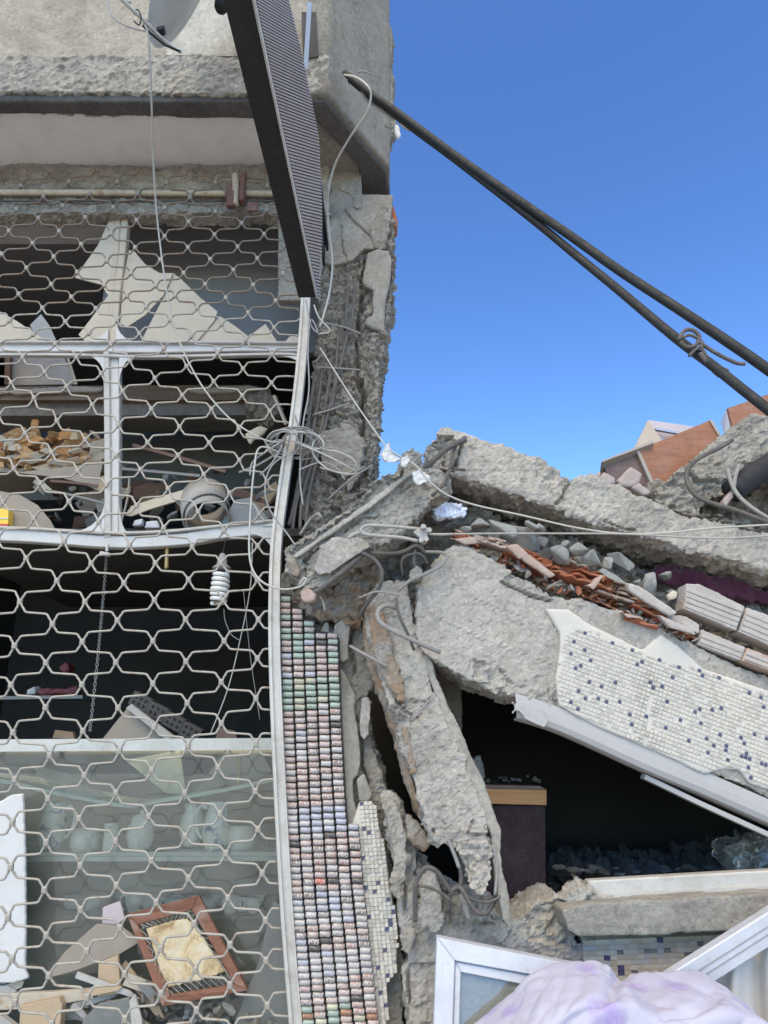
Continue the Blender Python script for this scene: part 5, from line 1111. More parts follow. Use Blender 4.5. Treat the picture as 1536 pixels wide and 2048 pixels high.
# ------------------------------------------------------------------ mass of rubble between the beams
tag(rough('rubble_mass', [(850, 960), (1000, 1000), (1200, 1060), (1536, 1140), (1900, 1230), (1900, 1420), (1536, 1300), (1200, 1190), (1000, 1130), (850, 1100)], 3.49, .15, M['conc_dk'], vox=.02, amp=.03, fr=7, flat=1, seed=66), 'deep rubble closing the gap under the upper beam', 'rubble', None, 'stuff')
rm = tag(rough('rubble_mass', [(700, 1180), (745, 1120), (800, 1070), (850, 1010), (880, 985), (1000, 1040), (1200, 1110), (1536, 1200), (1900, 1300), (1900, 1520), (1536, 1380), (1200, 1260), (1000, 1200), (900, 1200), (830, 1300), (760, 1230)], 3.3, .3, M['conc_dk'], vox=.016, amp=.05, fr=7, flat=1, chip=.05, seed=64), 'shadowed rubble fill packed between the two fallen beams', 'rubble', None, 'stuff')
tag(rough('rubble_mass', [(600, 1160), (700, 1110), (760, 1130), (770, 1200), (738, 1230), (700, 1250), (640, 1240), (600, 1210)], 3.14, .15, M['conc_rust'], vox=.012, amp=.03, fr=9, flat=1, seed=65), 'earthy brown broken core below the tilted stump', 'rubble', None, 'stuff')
RK = [(1010, 1058, 34, 15), (960, 1050, 20, 12), (1050, 1075, 42, 22), (1112, 1108, 36, 20), (1080, 1058, 14, 8), (1150, 1130, 26, 17), (1182, 1122, 20, 22), (1212, 1130, 15, 15), (1245, 1126, 36, 14), (1222, 1155, 30, 9), (1300, 1172, 24, 22), (1128, 1090, 14, 12), (1085, 1085, 14, 10), (1275, 1168, 10, 9), (1330, 1150, 14, 8), (1160, 1100, 22, 12), (990, 1072, 18, 10), (1345, 1190, 12, 10), (1060, 1050, 18, 8), (930, 1060, 16, 9), (1180, 1150, 12, 8)]
for i, (x, y, a, b) in enumerate(RK):
    me = chunkmesh(700 + i, (1, .9, 1), 13); me.materials.append(M['rock'])
    s_ = pxm(3.12, y); o = inst('concrete_lump', me, Matrix.Translation(P(x, y, 3.07 + .05 * (i % 3))) @ Matrix.Rotation(R(rng.uniform(0, 35)), 4, 'Y') @ Matrix.Diagonal((a * s_ * 1.1, .06, b * s_ * 1.4, 1)))
    tag(o, 'grey angular concrete lump wedged between the two fallen beams', 'lump', 'concrete lumps between the fallen beams')
# hollow red brick fragments along the top of the mosaic beam
def hollow(L, H, W, seed, mats):
    """a broken hollow terracotta block: outer shell, inner webs, ragged end"""
    r = random.Random(seed); m = MB(); t = .0045; n = 9
    def strip(z, lo, hi, a, b):
        top, bot = [], []
        for k in range(n + 1):
            x = -L + 2 * L * k / n
            if k / n < a or k / n > b: continue
            zz = z + r.uniform(-.06, .06) * H; y0 = W * r.uniform(lo, hi); top.append((x, y0, zz)); bot.append((x, W, zz))
        if len(top) < 2: return
        q = top + bot[::-1]; m.prism([Vector(p) + Vector((0, 0, t)) for p in q], [Vector(p) - Vector((0, 0, t)) for p in q])
    strip(-H, -.9, -.2, 0, 1); strip(-.33 * H, -.7, .5, r.uniform(0, .3), r.uniform(.7, 1)); strip(.35 * H, -.5, .6, r.uniform(0, .4), r.uniform(.6, 1)); strip(H, -.2, .8, r.uniform(0, .3), r.uniform(.6, 1))
    m.box((0, W, 0), (L, 0, 0), (0, t, 0), (0, 0, H * .97))
    for _ in range(2): m.box((r.uniform(-.9, .9) * L, W * .5, r.uniform(-.5, .3) * H), (t, 0, 0), (0, W * .5, 0), (0, 0, H * .42))
    return m
SL = math.atan2(255, 636)
HB = [(985, 1090, 40, 9), (1052, 1118, 50, 13), (1110, 1146, 56, 15), (1168, 1160, 52, 16), (1240, 1192, 56, 18), (1200, 1205, 40, 9), (1300, 1226, 44, 11), (1360, 1262, 46, 9), (1140, 1128, 36, 9), (1275, 1250, 36, 7), (930, 1082, 30, 6)]
for i, (x, y, a, b) in enumerate(HB):
    s_ = pxm(3.05, y); m = hollow(a * s_, b * s_, .06, i, None); m.v = [v + Vector((rng.uniform(-1, 1), rng.uniform(-1, 1), rng.uniform(-1, 1))) * .0025 for v in m.v]; o = m.build('hollow_brick', M['terra'] if i % 4 else M['terra_dust'])
    Dh = DC(x) + .02 + .03 * (i % 3); T = Matrix.Translation(P(x, y + b * .6, Dh)) @ Matrix.Rotation(SL + R(rng.uniform(-5, 7)), 4, 'Y') @ Matrix.Rotation(R(rng.uniform(-12, 12)), 4, 'X') @ Matrix.Rotation(R(rng.uniform(-8, 8)), 4, 'Z')
    w = T.to_translation(); o.location = w; o.rotation_mode = 'QUATERNION'; o.rotation_quaternion = T.to_quaternion()
    tag(o, 'smashed red hollow brick lying along the top of the mosaic beam', 'brick', 'smashed hollow bricks on the mosaic beam')
bcm = []
for i in range(4):
    me = chunkmesh(900 + i, (1.4, .9, .5)); me.materials.append(M[['terra', 'terra_dust', 'brick_gr', 'rock'][i]]); bcm.append(me)
bch = thing('brick_crumbs', 'scatter of red and grey brick crumbs along the mosaic beam top', 'rubble', P(1200, 1220, 3.1))
for i in range(150):
    x = rng.uniform(900, 1420); y = lerp([(900, 1085), (1020, 1132), (1100, 1180), (1193, 1200), (1286, 1240), (1420, 1300)], x) - abs(rng.gauss(0, 14)); s_ = rng.uniform(3, 9) * pxm(3.08, y)
    inst('brick_crumb', rng.choice(bcm), Matrix.Translation(P(x, y, DC(x) + rng.uniform(0, .1))) @ Matrix.Rotation(rng.uniform(0, 6), 4, Vector((rng.random(), rng.random(), rng.random() + .01)).normalized()) @ Matrix.Diagonal((s_ * rng.uniform(.8, 1.8), s_, s_, 1)), bch)
SHD = [([(1030, 1102), (1060, 1110), (1112, 1150), (1100, 1156), (1050, 1124)], 'terra_dust'), ([(1045, 1096), (1070, 1098), (1120, 1126), (1105, 1132)], 'brick_gr'), ([(1170, 1172), (1206, 1146), (1212, 1152), (1190, 1184)], 'terra_dust'), ([(1256, 1165), (1280, 1172), (1330, 1208), (1356, 1226), (1340, 1232), (1290, 1204), (1258, 1182)], 'brick_gr'), ([(1262, 1178), (1300, 1190), (1348, 1222), (1330, 1224), (1286, 1200)], 'terra'),
       ([(1200, 1212), (1250, 1222), (1262, 1232), (1220, 1226)], 'brick_gr'), ([(1240, 1222), (1282, 1232), (1290, 1240), (1256, 1238)], 'terra_dust'), ([(1010, 1092), (1035, 1088), (1060, 1112), (1040, 1118)], 'terra_dust'), ([(900, 1076), (945, 1070), (975, 1086), (930, 1092)], 'terra_dust'), ([(965, 1078), (1000, 1090), (1022, 1118), (1000, 1112)], 'terra'), ([(1315, 1228), (1380, 1256), (1395, 1272), (1340, 1256)], 'brick_gr')]
SHD = [SHD[k] for k in (0, 2, 3, 6, 7, 8, 10)]
for i, (q, k) in enumerate(SHD):
    o = rough('brick_shard', [(x, y, 3.0 + .004 * (i % 4)) for x, y in q], 0, .03, M[k], vox=.007, amp=.005, seed=200 + i, ext=(0, .05, .012))
    tag(o, 'flat dusty brick shard on the top edge of the mosaic beam', 'shard', 'brick shards on the mosaic beam')
# dusted ribbed bricks still in their courses at the right
SB = [([(1372, 1166), (1400, 1168), (1492, 1212), (1474, 1262), (1366, 1218)], 'tall ribbed dusty brick at the left of the brick course'), ([(1494, 1214), (1640, 1270), (1625, 1330), (1476, 1264)], 'ribbed dusty brick at the right edge of the upper course'),
      ([(1330, 1226), (1372, 1232), (1400, 1250), (1398, 1268), (1350, 1252), (1318, 1238)], 'short broken brick end left under the tall brick'), ([(1402, 1258), (1492, 1294), (1482, 1322), (1396, 1290)], 'long low dusty brick in the bottom course'), ([(1494, 1294), (1640, 1352), (1630, 1378), (1484, 1322)], 'ochre dusty brick at the right edge of the bottom course')]
for i, (q, lab) in enumerate(SB):
    o = thing('ribbed_brick', lab, 'brick', P(q[0][0], q[2][1], 3.05), 'dusty bricks in their courses'); DD = 3.06 + .012 * (i % 2)
    rough('body', [(x, y, DD) for x, y in q], 0, .10, M['brick_gr'] if i < 4 else M['terra_dust'], o, vox=.006, amp=.004, fr=12, chip=.010, seed=300 + i, flat=.7)
    xs0, ys0 = q[0]; 
    for k in range(1, 5 if i < 2 else 3):
        nk = 5 if i < 2 else 3; f_ = k / nk
        a = [q[0][0] + (q[-1][0] - q[0][0]) * f_ + 3, q[0][1] + (q[-1][1] - q[0][1]) * f_ + 2]; r0, r1 = (q[1], q[2]) if i in (1, 3, 4) else (q[-3], q[-2]); b = [r0[0] + (r1[0] - r0[0]) * f_ - 3, r0[1] + (r1[1] - r0[1]) * f_ - 1]
        if i == 2: continue
        m = MB(); m.bar([P(a[0], a[1], DD - .0035), P(b[0], b[1], DD - .0035)], 7.5 * pxm(DD, a[1]), .010); m.build('rib', M['brick_gr'], o, bevel=.002)
tag(rough('cream_stone', [(1335, 1190), (1346, 1180), (1356, 1184), (1354, 1196), (1340, 1200)], 3.02, .03, M['cream'], vox=.006, amp=.003), 'small cream stone on the rubble left of the ribbed bricks', 'stone')
# burgundy cloth, white bag
def cloth(name, q, D, T, mat, label, cat, seed, sm=4, amp=.02, fr=5, vox=.011):
    return tag(rough(name, q, D, T, mat, vox=vox, amp=amp, fr=fr, flat=1, chip=.0, smooth=sm, seed=seed), label, cat)
cloth('burgundy_cloth', [(1308, 1140), (1316, 1128), (1350, 1132), (1430, 1150), (1536, 1176), (1700, 1220), (1700, 1275), (1536, 1210), (1480, 1196), (1400, 1180), (1340, 1168), (1312, 1160)], 3.26, .12, M['burgundy'], 'burgundy cloth crushed under the upper fallen beam', 'cloth', 14)
cloth('white_bag', [(862, 1012), (876, 998), (900, 1004), (934, 1014), (930, 1030), (905, 1034), (872, 1036)], 3.12, .05, paint('blue white bag', (.66, .69, .80), .5, .1), 'pale blue plastic bag stuck beneath the upper beam end', 'bag', 15, 2, .012, 12, .007)

# ------------------------------------------------------------------ rebar loops in the middle
LR = [([(722, 1105, 2.98), (748, 1118, 2.95), (763, 1140, 2.94), (762, 1164, 2.95), (754, 1182, 2.97), (735, 1206, 3.0), (716, 1236, 3.05)], .0085, 'rebar', 'thick dark rebar bow curving down below the tilted stump'),
      ([(738, 1106, 3.0), (786, 1107, 2.98), (810, 1102, 2.97), (832, 1092, 2.98), (848, 1104, 3.0)], .009, 'rebar', 'dark horizontal rebar under the steel turnbuckle'),
      ([(848, 1104, 3.02), (884, 1105, 2.98), (894, 1114, 2.96), (882, 1131, 2.95), (854, 1146, 2.95), (822, 1160, 2.96), (796, 1182, 2.98)], .0075, 'rebar_lt', 'pale rebar loop sticking out right of the gap'),
      ([(830, 1096, 2.99), (828, 1125, 2.97), (834, 1140, 2.97)], .009, 'rebar', 'short upright rebar inside the gap'),
      ([(806, 1150, 3.0), (803, 1125, 2.97), (812, 1112, 2.96), (840, 1108, 2.98), (856, 1128, 3.0)], .006, 'rebar', 'thin dark rebar ring inside the gap'),
      ([(796, 1218, 3.0), (772, 1211, 2.96), (756, 1222, 2.94), (760, 1244, 2.93), (795, 1266, 2.92), (833, 1284, 2.94), (880, 1304, 2.98)], .0095, 'rebar_lt', 'long hooked pale rebar over the top of the leaning column'),
      ([(792, 1196, 2.98), (798, 1230, 2.96), (816, 1269, 2.97), (828, 1300, 3.0)], .007, 'rebar', 'dark rebar crossing under the hooked pale rebar'),
      ([(718, 1196, 2.98), (756, 1183, 2.96), (798, 1192, 2.98)], .0045, 'rebar_lt', 'thin pale tie bar at the head of the leaning column'),
      ([(700, 1292, 3.06), (732, 1310, 3.0), (775, 1333, 2.99)], .0065, 'rebar_lt', 'pale bar bridging the dark crack to the leaning column'),
      ([(640, 1192, 3.04), (646, 1205, 3.0), (650, 1222, 2.99)], .004, 'rebar_lt', 'bit of bent tie wire above the battery rows')]
for q, r_, mt_, lab in LR: tag(wire('bent_rebar', q, 0, r_, M[mt_]), lab, 'rebar', 'bent rebars in the gap')
tag(rough('hanging_lump', [(820, 1140), (834, 1128), (846, 1140), (842, 1158), (826, 1162), (816, 1152)], 2.95, .06, M['conc'], vox=.007, amp=.008), 'small concrete lump clinging to the rebars in the gap', 'lump')

# ------------------------------------------------------------------ turnbuckle and wires
tbk = thing('turnbuckle', 'galvanised turnbuckle eye with clamp plate in front of the tilted stump', 'turnbuckle', P(780, 1085, 2.88))
wire('yoke', [(838, 1058), (800, 1054), (750, 1051), (730, 1052), (722, 1060), (730, 1068), (760, 1072), (800, 1075), (836, 1082)], 2.88, .0075, M['steel'], tbk)
wire('eye_pin', [(696, 1076), (710, 1068), (730, 1062)], 2.885, .007, M['steel'], tbk)
m = MB(); q = [P(x, y, 2.87) for x, y in ((826, 1064), (842, 1052), (852, 1050), (856, 1062), (854, 1084), (846, 1086), (838, 1074))]; m.prism(q, [p + Vector((0, .03, 0)) for p in q]); m.build('clamp_plate', M['steel'], tbk, bevel=.002)
for x, y in ((846, 1055), (858, 1062), (852, 1080), (842, 1082)):
    m = MB(); m.lathe([(0, 0), (.011, 0), (.011, .018), (0, .018)], P(x, y, 2.865), 6, Matrix.Rotation(R(90), 3, 'X')); m.build('nut', M['steel'], tbk)
wire('threaded_rod', [(856, 1068), (880, 1069), (905, 1068)], 2.88, .0055, M['steel'], tbk)
ORD = ['first', 'second', 'third', 'fourth', 'fifth', 'sixth', 'seventh', 'eighth', 'ninth', 'tenth', 'eleventh', 'twelfth', 'thirteenth', 'fourteenth', 'fifteenth', 'sixteenth', 'seventeenth', 'eighteenth', 'nineteenth', 'twentieth', 'twenty-first', 'twenty-second']
for grp, lab in (('concrete lumps between the fallen beams', 'grey angular concrete lump between the two fallen beams, %s counted from the left'), ('smashed hollow bricks on the mosaic beam', 'smashed red hollow brick along the mosaic beam top, %s counted from the left'), ('brick shards on the mosaic beam', 'flat brick shard on the mosaic beam\'s top edge, %s counted from the left')):
    for k, o in enumerate(sorted([o for o in C.objects if o.get('group') == grp], key=lambda o: o.location.x)): o['label'] = lab % ORD[k]
CB = [([(285, 45, 2.3), (297, 75, 2.32), (303, 200, 2.5), (307, 330, 2.75), (318, 470, 2.95), (345, 640, 3.05), (392, 752, 3.08), (450, 828, 3.1), (505, 868, 3.1), (545, 884, 3.12), (575, 880, 3.14)], .0042, 'cable', 'long pale aerial lead hanging from the dish past the grille to the tangle'),
      ([(688, 150, 2.66), (712, 155, 2.6), (735, 172, 2.58), (742, 192, 2.6), (732, 228, 2.65), (700, 275, 2.75), (670, 330, 2.9), (656, 390, 3.0), (657, 450, 3.1), (665, 525, 3.2), (658, 590, 3.26), (640, 655, 3.28)], .0055, 'cable', 'thick cream cable looping from the corner wall down past the sign'),
      ([(640, 695, 3.3), (700, 790, 3.2), (745, 855, 3.1), (780, 900, 2.98), (830, 930, 2.93), (858, 962, 2.92), (895, 990, 2.92), (950, 1010, 2.93), (1050, 1032, 2.94), (1150, 1055, 2.94), (1240, 1067, 2.94), (1330, 1066, 2.93), (1430, 1056, 2.9), (1600, 1046, 2.86)], .0042, 'cable', 'slack grey wire running from the column over the stump to the right edge'),
      ([(905, 1068, 2.88), (1000, 1067, 2.89), (1120, 1067, 2.9), (1250, 1068, 2.9), (1380, 1075, 2.88), (1460, 1076, 2.87), (1600, 1068, 2.85)], .0042, 'steel', 'taut tie wire running right from the turnbuckle'),
      ([(612, 600, 3.25), (622, 650, 3.25), (636, 665, 3.24), (622, 640, 3.24), (616, 700, 3.25), (618, 780, 3.24), (606, 850, 3.2), (600, 950, 3.14), (606, 1010, 3.1)], .004, 'cable_dk', 'grey cable running down along the white rail'),
      ([(560, 905, 3.1), (520, 895, 3.08), (508, 940, 3.05), (500, 1040, 3.02), (500, 1120, 3.0), (520, 1160, 2.98), (560, 1178, 2.97), (598, 1174, 2.95), (612, 1162, 2.94), (608, 1156, 2.94), (598, 1170, 2.95)], .0045, 'cable', 'pale cable hanging from the tangle and ending in a hook at the stump'),
      ([(590, 900, 3.1), (545, 930, 3.08), (530, 975, 3.06), (540, 1020, 3.05), (575, 1068, 3.03), (590, 1090, 3.0)], .0035, 'cable_dk', 'dark cable crossing the white rail below the tangle'),
      ([(628, 610, 3.26), (638, 635, 3.24), (660, 662, 3.24), (636, 668, 3.25)], .004, 'cable', 'short stripped cable end on the column near the sign\'s lower end')]
for q, r_, mt_, lab in CB: tag(wire('cable', q, 0, r_, M[mt_], k=6), lab, 'cable', 'cables hanging on the facade')
tg = thing('wire_tangle', 'tangled coil of grey wires wound round the white rail', 'wire tangle', P(600, 950, 3.15))
for i in range(9):
    cx, cy, a, b, ro = rng.uniform(565, 600), rng.uniform(868, 890), rng.uniform(26, 48), rng.uniform(16, 30), rng.uniform(-.3, .4)
    q = []
    for k in range(13):
        w = k / 12 * 2 * math.pi * rng.uniform(.96, 1.0); q.append((cx + a * math.cos(w) * math.cos(ro) - b * math.sin(w) * math.sin(ro), cy + a * math.cos(w) * math.sin(ro) + b * math.sin(w) * math.cos(ro), 3.15 - .07 * math.cos(w * 1 + 1.2) + rng.uniform(-.01, .01)))
    wire('wire_loop', q, 0, .0036, M['cable'] if i % 3 == 0 else M['cable_dk'], tg)
for q, k in (([(585, 880), (625, 895), (680, 905), (712, 925), (700, 945), (660, 940), (630, 915), (625, 890), (640, 870)], 'cable'), ([(590, 885), (640, 905), (690, 930), (713, 945), (690, 948), (640, 935)], 'cable'), ([(575, 870), (610, 860), (636, 872), (648, 890), (632, 898), (600, 885)], 'cable'), ([(598, 940), (640, 925), (672, 935), (690, 960)], 'cable_dk'), ([(560, 885), (530, 905), (505, 925), (500, 950)], 'cable_dk'), ([(565, 890), (545, 925), (520, 950)], 'cable_dk'), ([(590, 830), (600, 870), (596, 900)], 'cable_dk')):
    wire('wire_loop', [(x, y, 3.1 + rng.uniform(-.03, .03)) for x, y in q], 0, .004, M[k], tg)
for q, lab in (([(758, 908), (770, 886), (780, 880), (788, 905), (802, 918), (790, 926), (765, 924)], 'largest white plastic scrap hanging on the slack wire'), ([(800, 918), (815, 908), (822, 920), (812, 934), (800, 932)], 'middle white plastic scrap on the slack wire'), ([(824, 945), (838, 938), (860, 950), (862, 962), (846, 966), (836, 972), (828, 962)], 'lowest white plastic scrap caught on the tilted stump')):
    tag(rough('plastic_scrap', q, 2.92, .018, M['plastic'], vox=.005, amp=.007, fr=14, flat=1), lab, 'plastic scrap', 'plastic scraps on the wire')

# ------------------------------------------------------------------ service pipes across the sky
p1 = [(690, 146, 2.95), (730, 178, 2.88), (800, 228, 2.78), (880, 288, 2.65), (959, 345, 2.54), (1070, 423, 2.38), (1150, 478, 2.28), (1237, 540, 2.18), (1349, 613, 2.08), (1440, 673, 2.0), (1540, 742, 1.94), (1800, 930, 1.8)]
p2 = [(700, 160, 2.96), (760, 208, 2.88), (840, 268, 2.75), (900, 312, 2.65), (959, 357, 2.56), (1070, 443, 2.40), (1150, 509, 2.29), (1237, 580, 2.17), (1349, 674, 2.02), (1430, 735, 1.95), (1540, 822, 1.88), (1800, 1020, 1.72)]
wp = tag(wire('service_cable', p1, 0, .0165, M['pipe'], k=6, n=10), 'upper of two thick black cables stretched from the corner to the right', 'cable', 'thick black cables across the sky')
tag(wire('service_cable', p2, 0, .0150, M['pipe'], k=6, n=10), 'lower of two thick black cables with a wire knot, ending at the cupboard', 'cable', 'thick black cables across the sky')
wk = thing('wire_knot', 'rusty wire knot tied round the lower thick cable', 'wire knot', P(1385, 700, 2.0))
for q, r_ in (([(1358, 680), (1368, 662), (1385, 660), (1398, 672), (1392, 690), (1375, 694), (1360, 684)], .006), ([(1364, 676), (1380, 670), (1400, 680), (1404, 690), (1390, 700), (1378, 712)], .005), ([(1400, 690), (1420, 720), (1455, 742), (1450, 738)], .005), ([(1398, 684), (1430, 705), (1470, 725), (1490, 728)], .006), ([(1400, 706), (1425, 738), (1440, 752)], .007)):
    wire('tie_wire', [(x, y, 1.955) for x, y in q], 0, r_, M['rebar'], wk)
ak = thing('cable_anchor', 'bent iron anchor holding the black cables at the wall edge', 'anchor', P(780, 240, 3.0))
for q, r_ in (([(720, 172), (735, 200), (760, 215), (790, 240)], .008), ([(745, 205), (775, 228), (800, 222)], .006), ([(778, 215), (790, 235), (784, 255), (770, 250)], .006), ([(792, 232), (802, 250), (820, 262)], .004), ([(715, 145), (728, 143), (742, 149)], .004)):
    wire('anchor_rod', [(x, y, 2.92) for x, y in q], 0, r_, M['rebar_lt'], ak)
rough('tape_rag', [(788, 246), (798, 250), (803, 270), (795, 278), (788, 265)], 2.92, .02, M['plastic'], ak, vox=.006, amp=.006)

# ------------------------------------------------------------------ furniture and chunks at upper right
c1 = thing('fallen_cupboard', 'broken wooden cupboard with orange veneer lying on the upper beam', 'cupboard', P(1320, 970, 3.5))
plate('veneer_panel', [(1277, 900, 3.42), (1421, 840, 3.5), (1438, 868, 3.5), (1430, 960, 3.5), (1320, 995, 3.42)], 0, .02, M['wood'], c1)
plate('panel_edge', [(1273, 901, 3.415), (1278, 899, 3.415), (1309, 966, 3.415), (1303, 970, 3.415)], 0, .03, M['wood_edge'], c1)
plate('panel_edge', [(1419, 840, 3.49), (1423, 838, 3.49), (1442, 868, 3.49), (1437, 871, 3.49)], 0, .03, M['wood_edge'], c1)
plate('shelf_plate', [(1202, 925, 3.40), (1204, 921, 3.40), (1305, 881, 3.40), (1307, 886, 3.40)], 0, .3, M['wood_edge'], c1, ext=(.05, .30, -.12))
plate('inner_side', [(1206, 928, 3.44), (1275, 902, 3.44), (1303, 968, 3.44), (1225, 975, 3.44)], 0, .02, M['wood_dk'], c1)
plate('back_panel', [(1296, 840, 3.7), (1388, 853, 3.7), (1400, 880, 3.7), (1322, 884, 3.7)], 0, .015, M['pink_panel'], c1)
plate('back_side', [(1296, 840, 3.69), (1325, 882, 3.55), (1268, 897, 3.55)], 0, .015, M['wood_edge'], c1)
m = MB(); m.bar([P(1311, 857, 3.66), P(1362, 866, 3.66)], .012, .02); m.build('drawer_runner', M['mirror_blue'], c1)
c2 = thing('drawer_box', 'wooden drawer box with lilac end at the right edge below the black cable', 'drawer', P(1500, 850, 3.5))
plate('veneer_side', [(1456, 816, 3.45), (1540, 787, 3.5), (1700, 735, 3.6), (1700, 850, 3.6), (1466, 856, 3.45)], 0, .02, M['wood'], c2)
plate('end_panel', [(1444, 840, 3.55), (1456, 815, 3.45), (1467, 856, 3.45), (1452, 866, 3.5)], 0, .02, M['lilac_panel'], c2)
tag(rough('concrete_block', [(1300, 992), (1340, 955), (1389, 918), (1453, 862), (1504, 826), (1560, 832), (1700, 900), (1700, 1000), (1536, 915), (1474, 962), (1450, 985), (1423, 1006), (1396, 1036), (1324, 1014)], 3.28, .3, M['conc'], vox=.011, amp=.014, fr=8, flat=.8, chip=.03, seed=88,
    spalls=[([(1300, 990), (1370, 935), (1400, 960), (1470, 960), (1410, 1030), (1320, 1010)], .02, .03)]), 'big broken concrete block above the upper beam at right', 'concrete block')
tag(rough('back_rubble', [(1330, 1010), (1420, 985), (1560, 940), (1800, 980), (1800, 1100), (1536, 1068), (1420, 1045)], 3.5, .2, M['conc_dk'], vox=.018, amp=.05, fr=8, flat=1, seed=89), 'dark rubble under the concrete block behind the beam', 'rubble', None, 'stuff')
tag(wire('black_pipe', [(1462, 985), (1500, 955), (1540, 930), (1640, 870)], 3.2, .055, M['black'], k=3, n=14), 'fat black pipe end poking out beside the concrete block', 'pipe')
for q, r_, lab in (([(1464, 880, 3.18), (1440, 895, 3.16), (1400, 915, 3.14), (1378, 935, 3.13), (1374, 960, 3.12), (1388, 988, 3.1), (1420, 1005, 3.08), (1470, 1020, 3.06), (1540, 1046, 3.0), (1640, 1080, 2.95)], .011, 'long brown rebar bowing over the concrete block to the right edge'),
                   ([(1455, 940, 3.15), (1464, 970, 3.13), (1480, 995, 3.1), (1510, 1020, 3.05), (1560, 1050, 3.0)], .0095, 'grey rebar curving down beside the fat pipe'), ([(1478, 930, 3.16), (1470, 955, 3.15), (1466, 985, 3.14)], .010, 'short upright bar stub by the fat pipe')):
    tag(wire('bent_bar', q, 0, r_, M['rebar'] if 'brown' in lab else M['rebar_lt']), lab, 'rebar', 'rebars by the concrete block')
tag(rough('wood_stub', [(1446, 1000), (1458, 985), (1470, 975), (1468, 995), (1455, 1012), (1448, 1012)], 3.14, .05, M['brick_pk'], vox=.007, amp=.008), 'splintered pinkish stub under the concrete block', 'stub')
for q, lab in (([(1235, 960), (1262, 932), (1286, 948), (1278, 968), (1262, 974), (1240, 972)], 'largest pink brick piece standing in front of the cupboard'), ([(1196, 958), (1208, 942), (1230, 954), (1232, 966), (1218, 970)], 'low pink brick piece left of the largest one'), ([(1190, 952), (1198, 940), (1204, 946), (1196, 960)], 'tiny pink brick shard at the left of the pink bricks'), ([(1262, 974), (1278, 964), (1300, 980), (1304, 990), (1286, 990)], 'pale pierced brick end in front of the cupboard')):
    tag(rough('pink_brick', q, 3.25, .1, M['brick_pk'], vox=.008, amp=.004, chip=.01), lab, 'brick', 'pink brick pieces on the upper beam')
tag(rough('wedge_lump', [(1286, 990), (1296, 962), (1318, 956), (1345, 962), (1340, 1000), (1310, 1010)], 3.4, .15, M['conc_dk'], vox=.011, amp=.016, seed=90), 'dark rubble lump wedged under the fallen cupboard', 'lump')
cr = []
for i in range(4):
    me = chunkmesh(800 + i, (1.1, 1, .8)); me.materials.append(M['conc']); cr.append(me)
tr_ = thing('beam_crumbs', 'line of grey crumbs on the right part of the upper beam', 'rubble', P(1440, 1050, 3.3))
for i in range(60):
    x = rng.uniform(1290, 1540); y = lerp([(1290, 990), (1384, 1034), (1452, 1047), (1536, 1070)], x) - rng.uniform(-3, 12); s_ = rng.uniform(3, 11) * pxm(3.3, 1040)
    inst('crumb', rng.choice(cr), Matrix.Translation(P(x, y, rng.uniform(3.14, 3.4))) @ Matrix.Rotation(rng.uniform(0, 6), 4, 'Z') @ Matrix.Diagonal((s_ * 1.3, s_, s_ * .7, 1)), tr_)

# ------------------------------------------------------------------ foreground: window frames, sheet bundle, curtain
wf = thing('window_frame', 'white pvc window frame with dirty pane leaning at the wall stub', 'window frame', P(1000, 2200, 2.7))
def DW(y): return lerp([(1870, 2.82), (2250, 2.66)], y)
O = [(874, 1875), (1180, 1936), (1172, 2320), (858, 2320)]; In = [(910, 1922), (1160, 1968), (1150, 2320), (898, 2320)]; I2 = [(922, 1945), (1150, 1990), (1140, 2320), (912, 2320)]
def quad(name, a, b, c, d, mat, dd, T):
    q = [P(x, y, DW(y) + dd) for x, y in (a, b, c, d)]; m = MB(); m.prism(q, [p + Vector((0, T, 0)) for p in q]); return m.build(name, mat, wf, bevel=.003)
quad('top_rail', O[0], O[1], In[1], In[0], M['pvc'], 0, .05); quad('side_stile', O[0], In[0], In[3], O[3], M['pvc'], .001, .05); quad('side_stile', In[1], O[1], O[2], In[2], M['pvc'], .001, .05)
quad('glazing_bead', In[0], In[1], I2[1], I2[0], M['pvc'], .012, .03); quad('glazing_bead', In[0], I2[0], I2[3], In[3], M['pvc'], .013, .03)
quad('pane', (908, 1938), (1152, 1984), (1145, 2320), (902, 2320), M['glass2'], .03, .006)
w2 = thing('sash_bar', 'white pvc sash bar slanting up behind the bundle at right', 'window frame', P(1450, 1900, 2.75))
m = MB(); m.bar([P(1340, 1985, 2.72), P(1450, 1915, 2.72), P(1560, 1845, 2.72), P(1800, 1695, 2.72)], .085, .05); m.build('profile', M['pvc'], w2, bevel=.004)
for o_ in (-.017, .012):
    m = MB(); m.bar([P(1345, 1982, 2.718) + Vector((o_ * .5, 0, o_)), P(1560, 1845, 2.718) + Vector((o_ * .5, 0, o_)), P(1800, 1695, 2.718) + Vector((o_ * .5, 0, o_))], .0035, .004); m.build('groove', M['cable_dk'], w2)
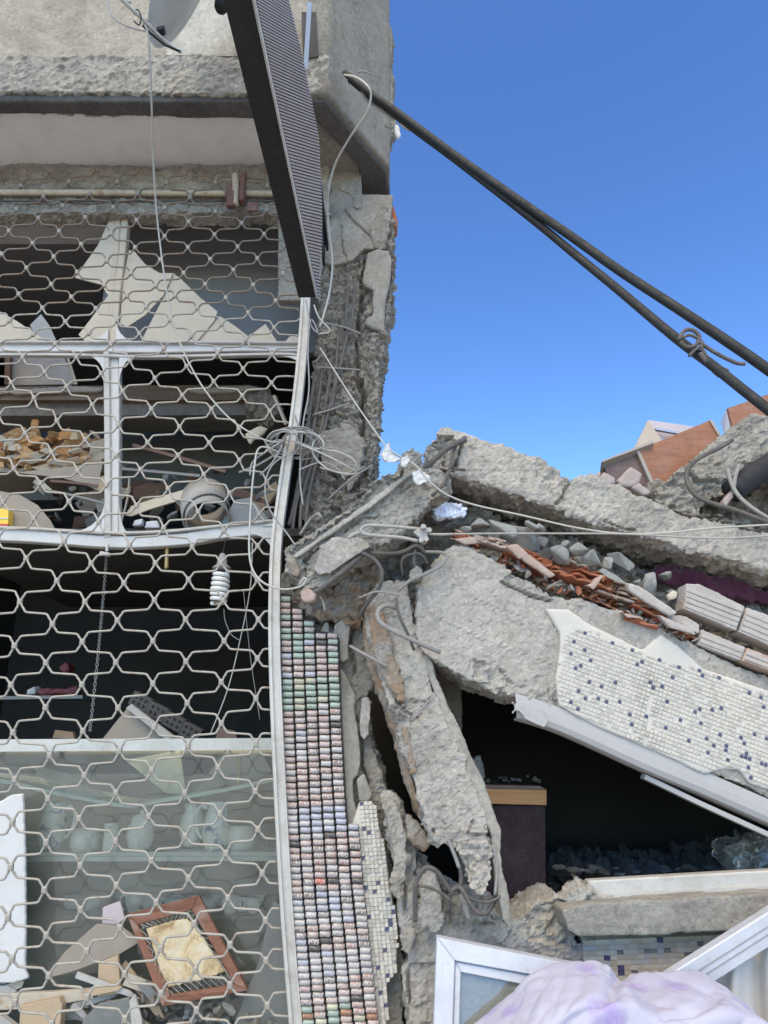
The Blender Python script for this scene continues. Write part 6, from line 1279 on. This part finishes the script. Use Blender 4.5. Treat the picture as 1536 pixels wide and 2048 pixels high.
# pleated curtain
vs, fs = [], []; nu, nvv = 60, 14
for j in range(nvv):
    for i in range(nu):
        u = i / (nu - 1); v = j / (nvv - 1); x = 1425 + u * 400 + v * 30 * (u - .2); y = 1925 - u * 120 + v * 420
        ph_ = u * 34 + .8 * math.sin(u * 9 + v * 1.5); vs.append(P(x, y, 2.80 + .030 * math.sin(ph_) + .012 * math.sin(ph_ * 2.3 + 1)))
for j in range(nvv - 1):
    for i in range(nu - 1): fs.append([j * nu + i, j * nu + i + 1, (j + 1) * nu + i + 1, (j + 1) * nu + i])
co_ = mk('curtain', vs, fs, M['curtain'], None, True); so_ = co_.modifiers.new('thick', 'SOLIDIFY'); so_.thickness = .004
tag(co_, 'grey pleated curtain hanging at the bottom right corner', 'curtain')
# lilac bundle
def folds(co, no, px, py, n1, n2):
    a = np.arctan2(py - 2300, px - 1230)
    f1 = (1 - np.abs(np.sin(a * 13 + fbm(co * 2.2, 2, 3) * 9)) ** .4) * -.011 * np.clip((px - 900) / 300, .3, 1); f2 = np.sin((px * .8 + py * .5) * .055 + fbm(co * 4, 2, 8) * 6) * .002
    wr = np.clip(1 - np.abs(fbm(co * np.array([9, 9, 5.0]), 3, 14)) * 5, 0, 1) * -.005 + np.clip(1 - np.abs(fbm(co * 5.0, 2, 24)) * 5, 0, 1) * .003
    return f1 + f2 + wr + fbm(co * 3.5, 2, 4) * .008 - np.clip(1 - segdist(px, py, [(1240, 1942), (1225, 1980), (1150, 2040), (1100, 2110)]) / 22, 0, 1) * .022 - np.clip(1 - segdist(px, py, [(1430, 2000), (1390, 2020), (1330, 2035)]) / 16, 0, 1) * .015
BU = [(900, 2120), (935, 2048), (1000, 1985), (1050, 1945), (1100, 1918), (1150, 1910), (1205, 1914), (1240, 1942), (1280, 1935), (1340, 1928), (1395, 1932), (1440, 1955), (1458, 1990), (1475, 2015), (1512, 2040), (1560, 2080), (1600, 2200), (1600, 2420), (850, 2420)]
bn = rough('sheet_bundle', [(x, y, 2.66) for x, y in BU], 0, 0, M['sheet'], ext=(0, -.34, -.03), vox=.009, amp=.0025, fr=5, flat=1, chip=0, smooth=70, seed=19, hook=folds)
tag(bn, 'bulging bundle tied in a lilac flowered bed sheet', 'bundle')
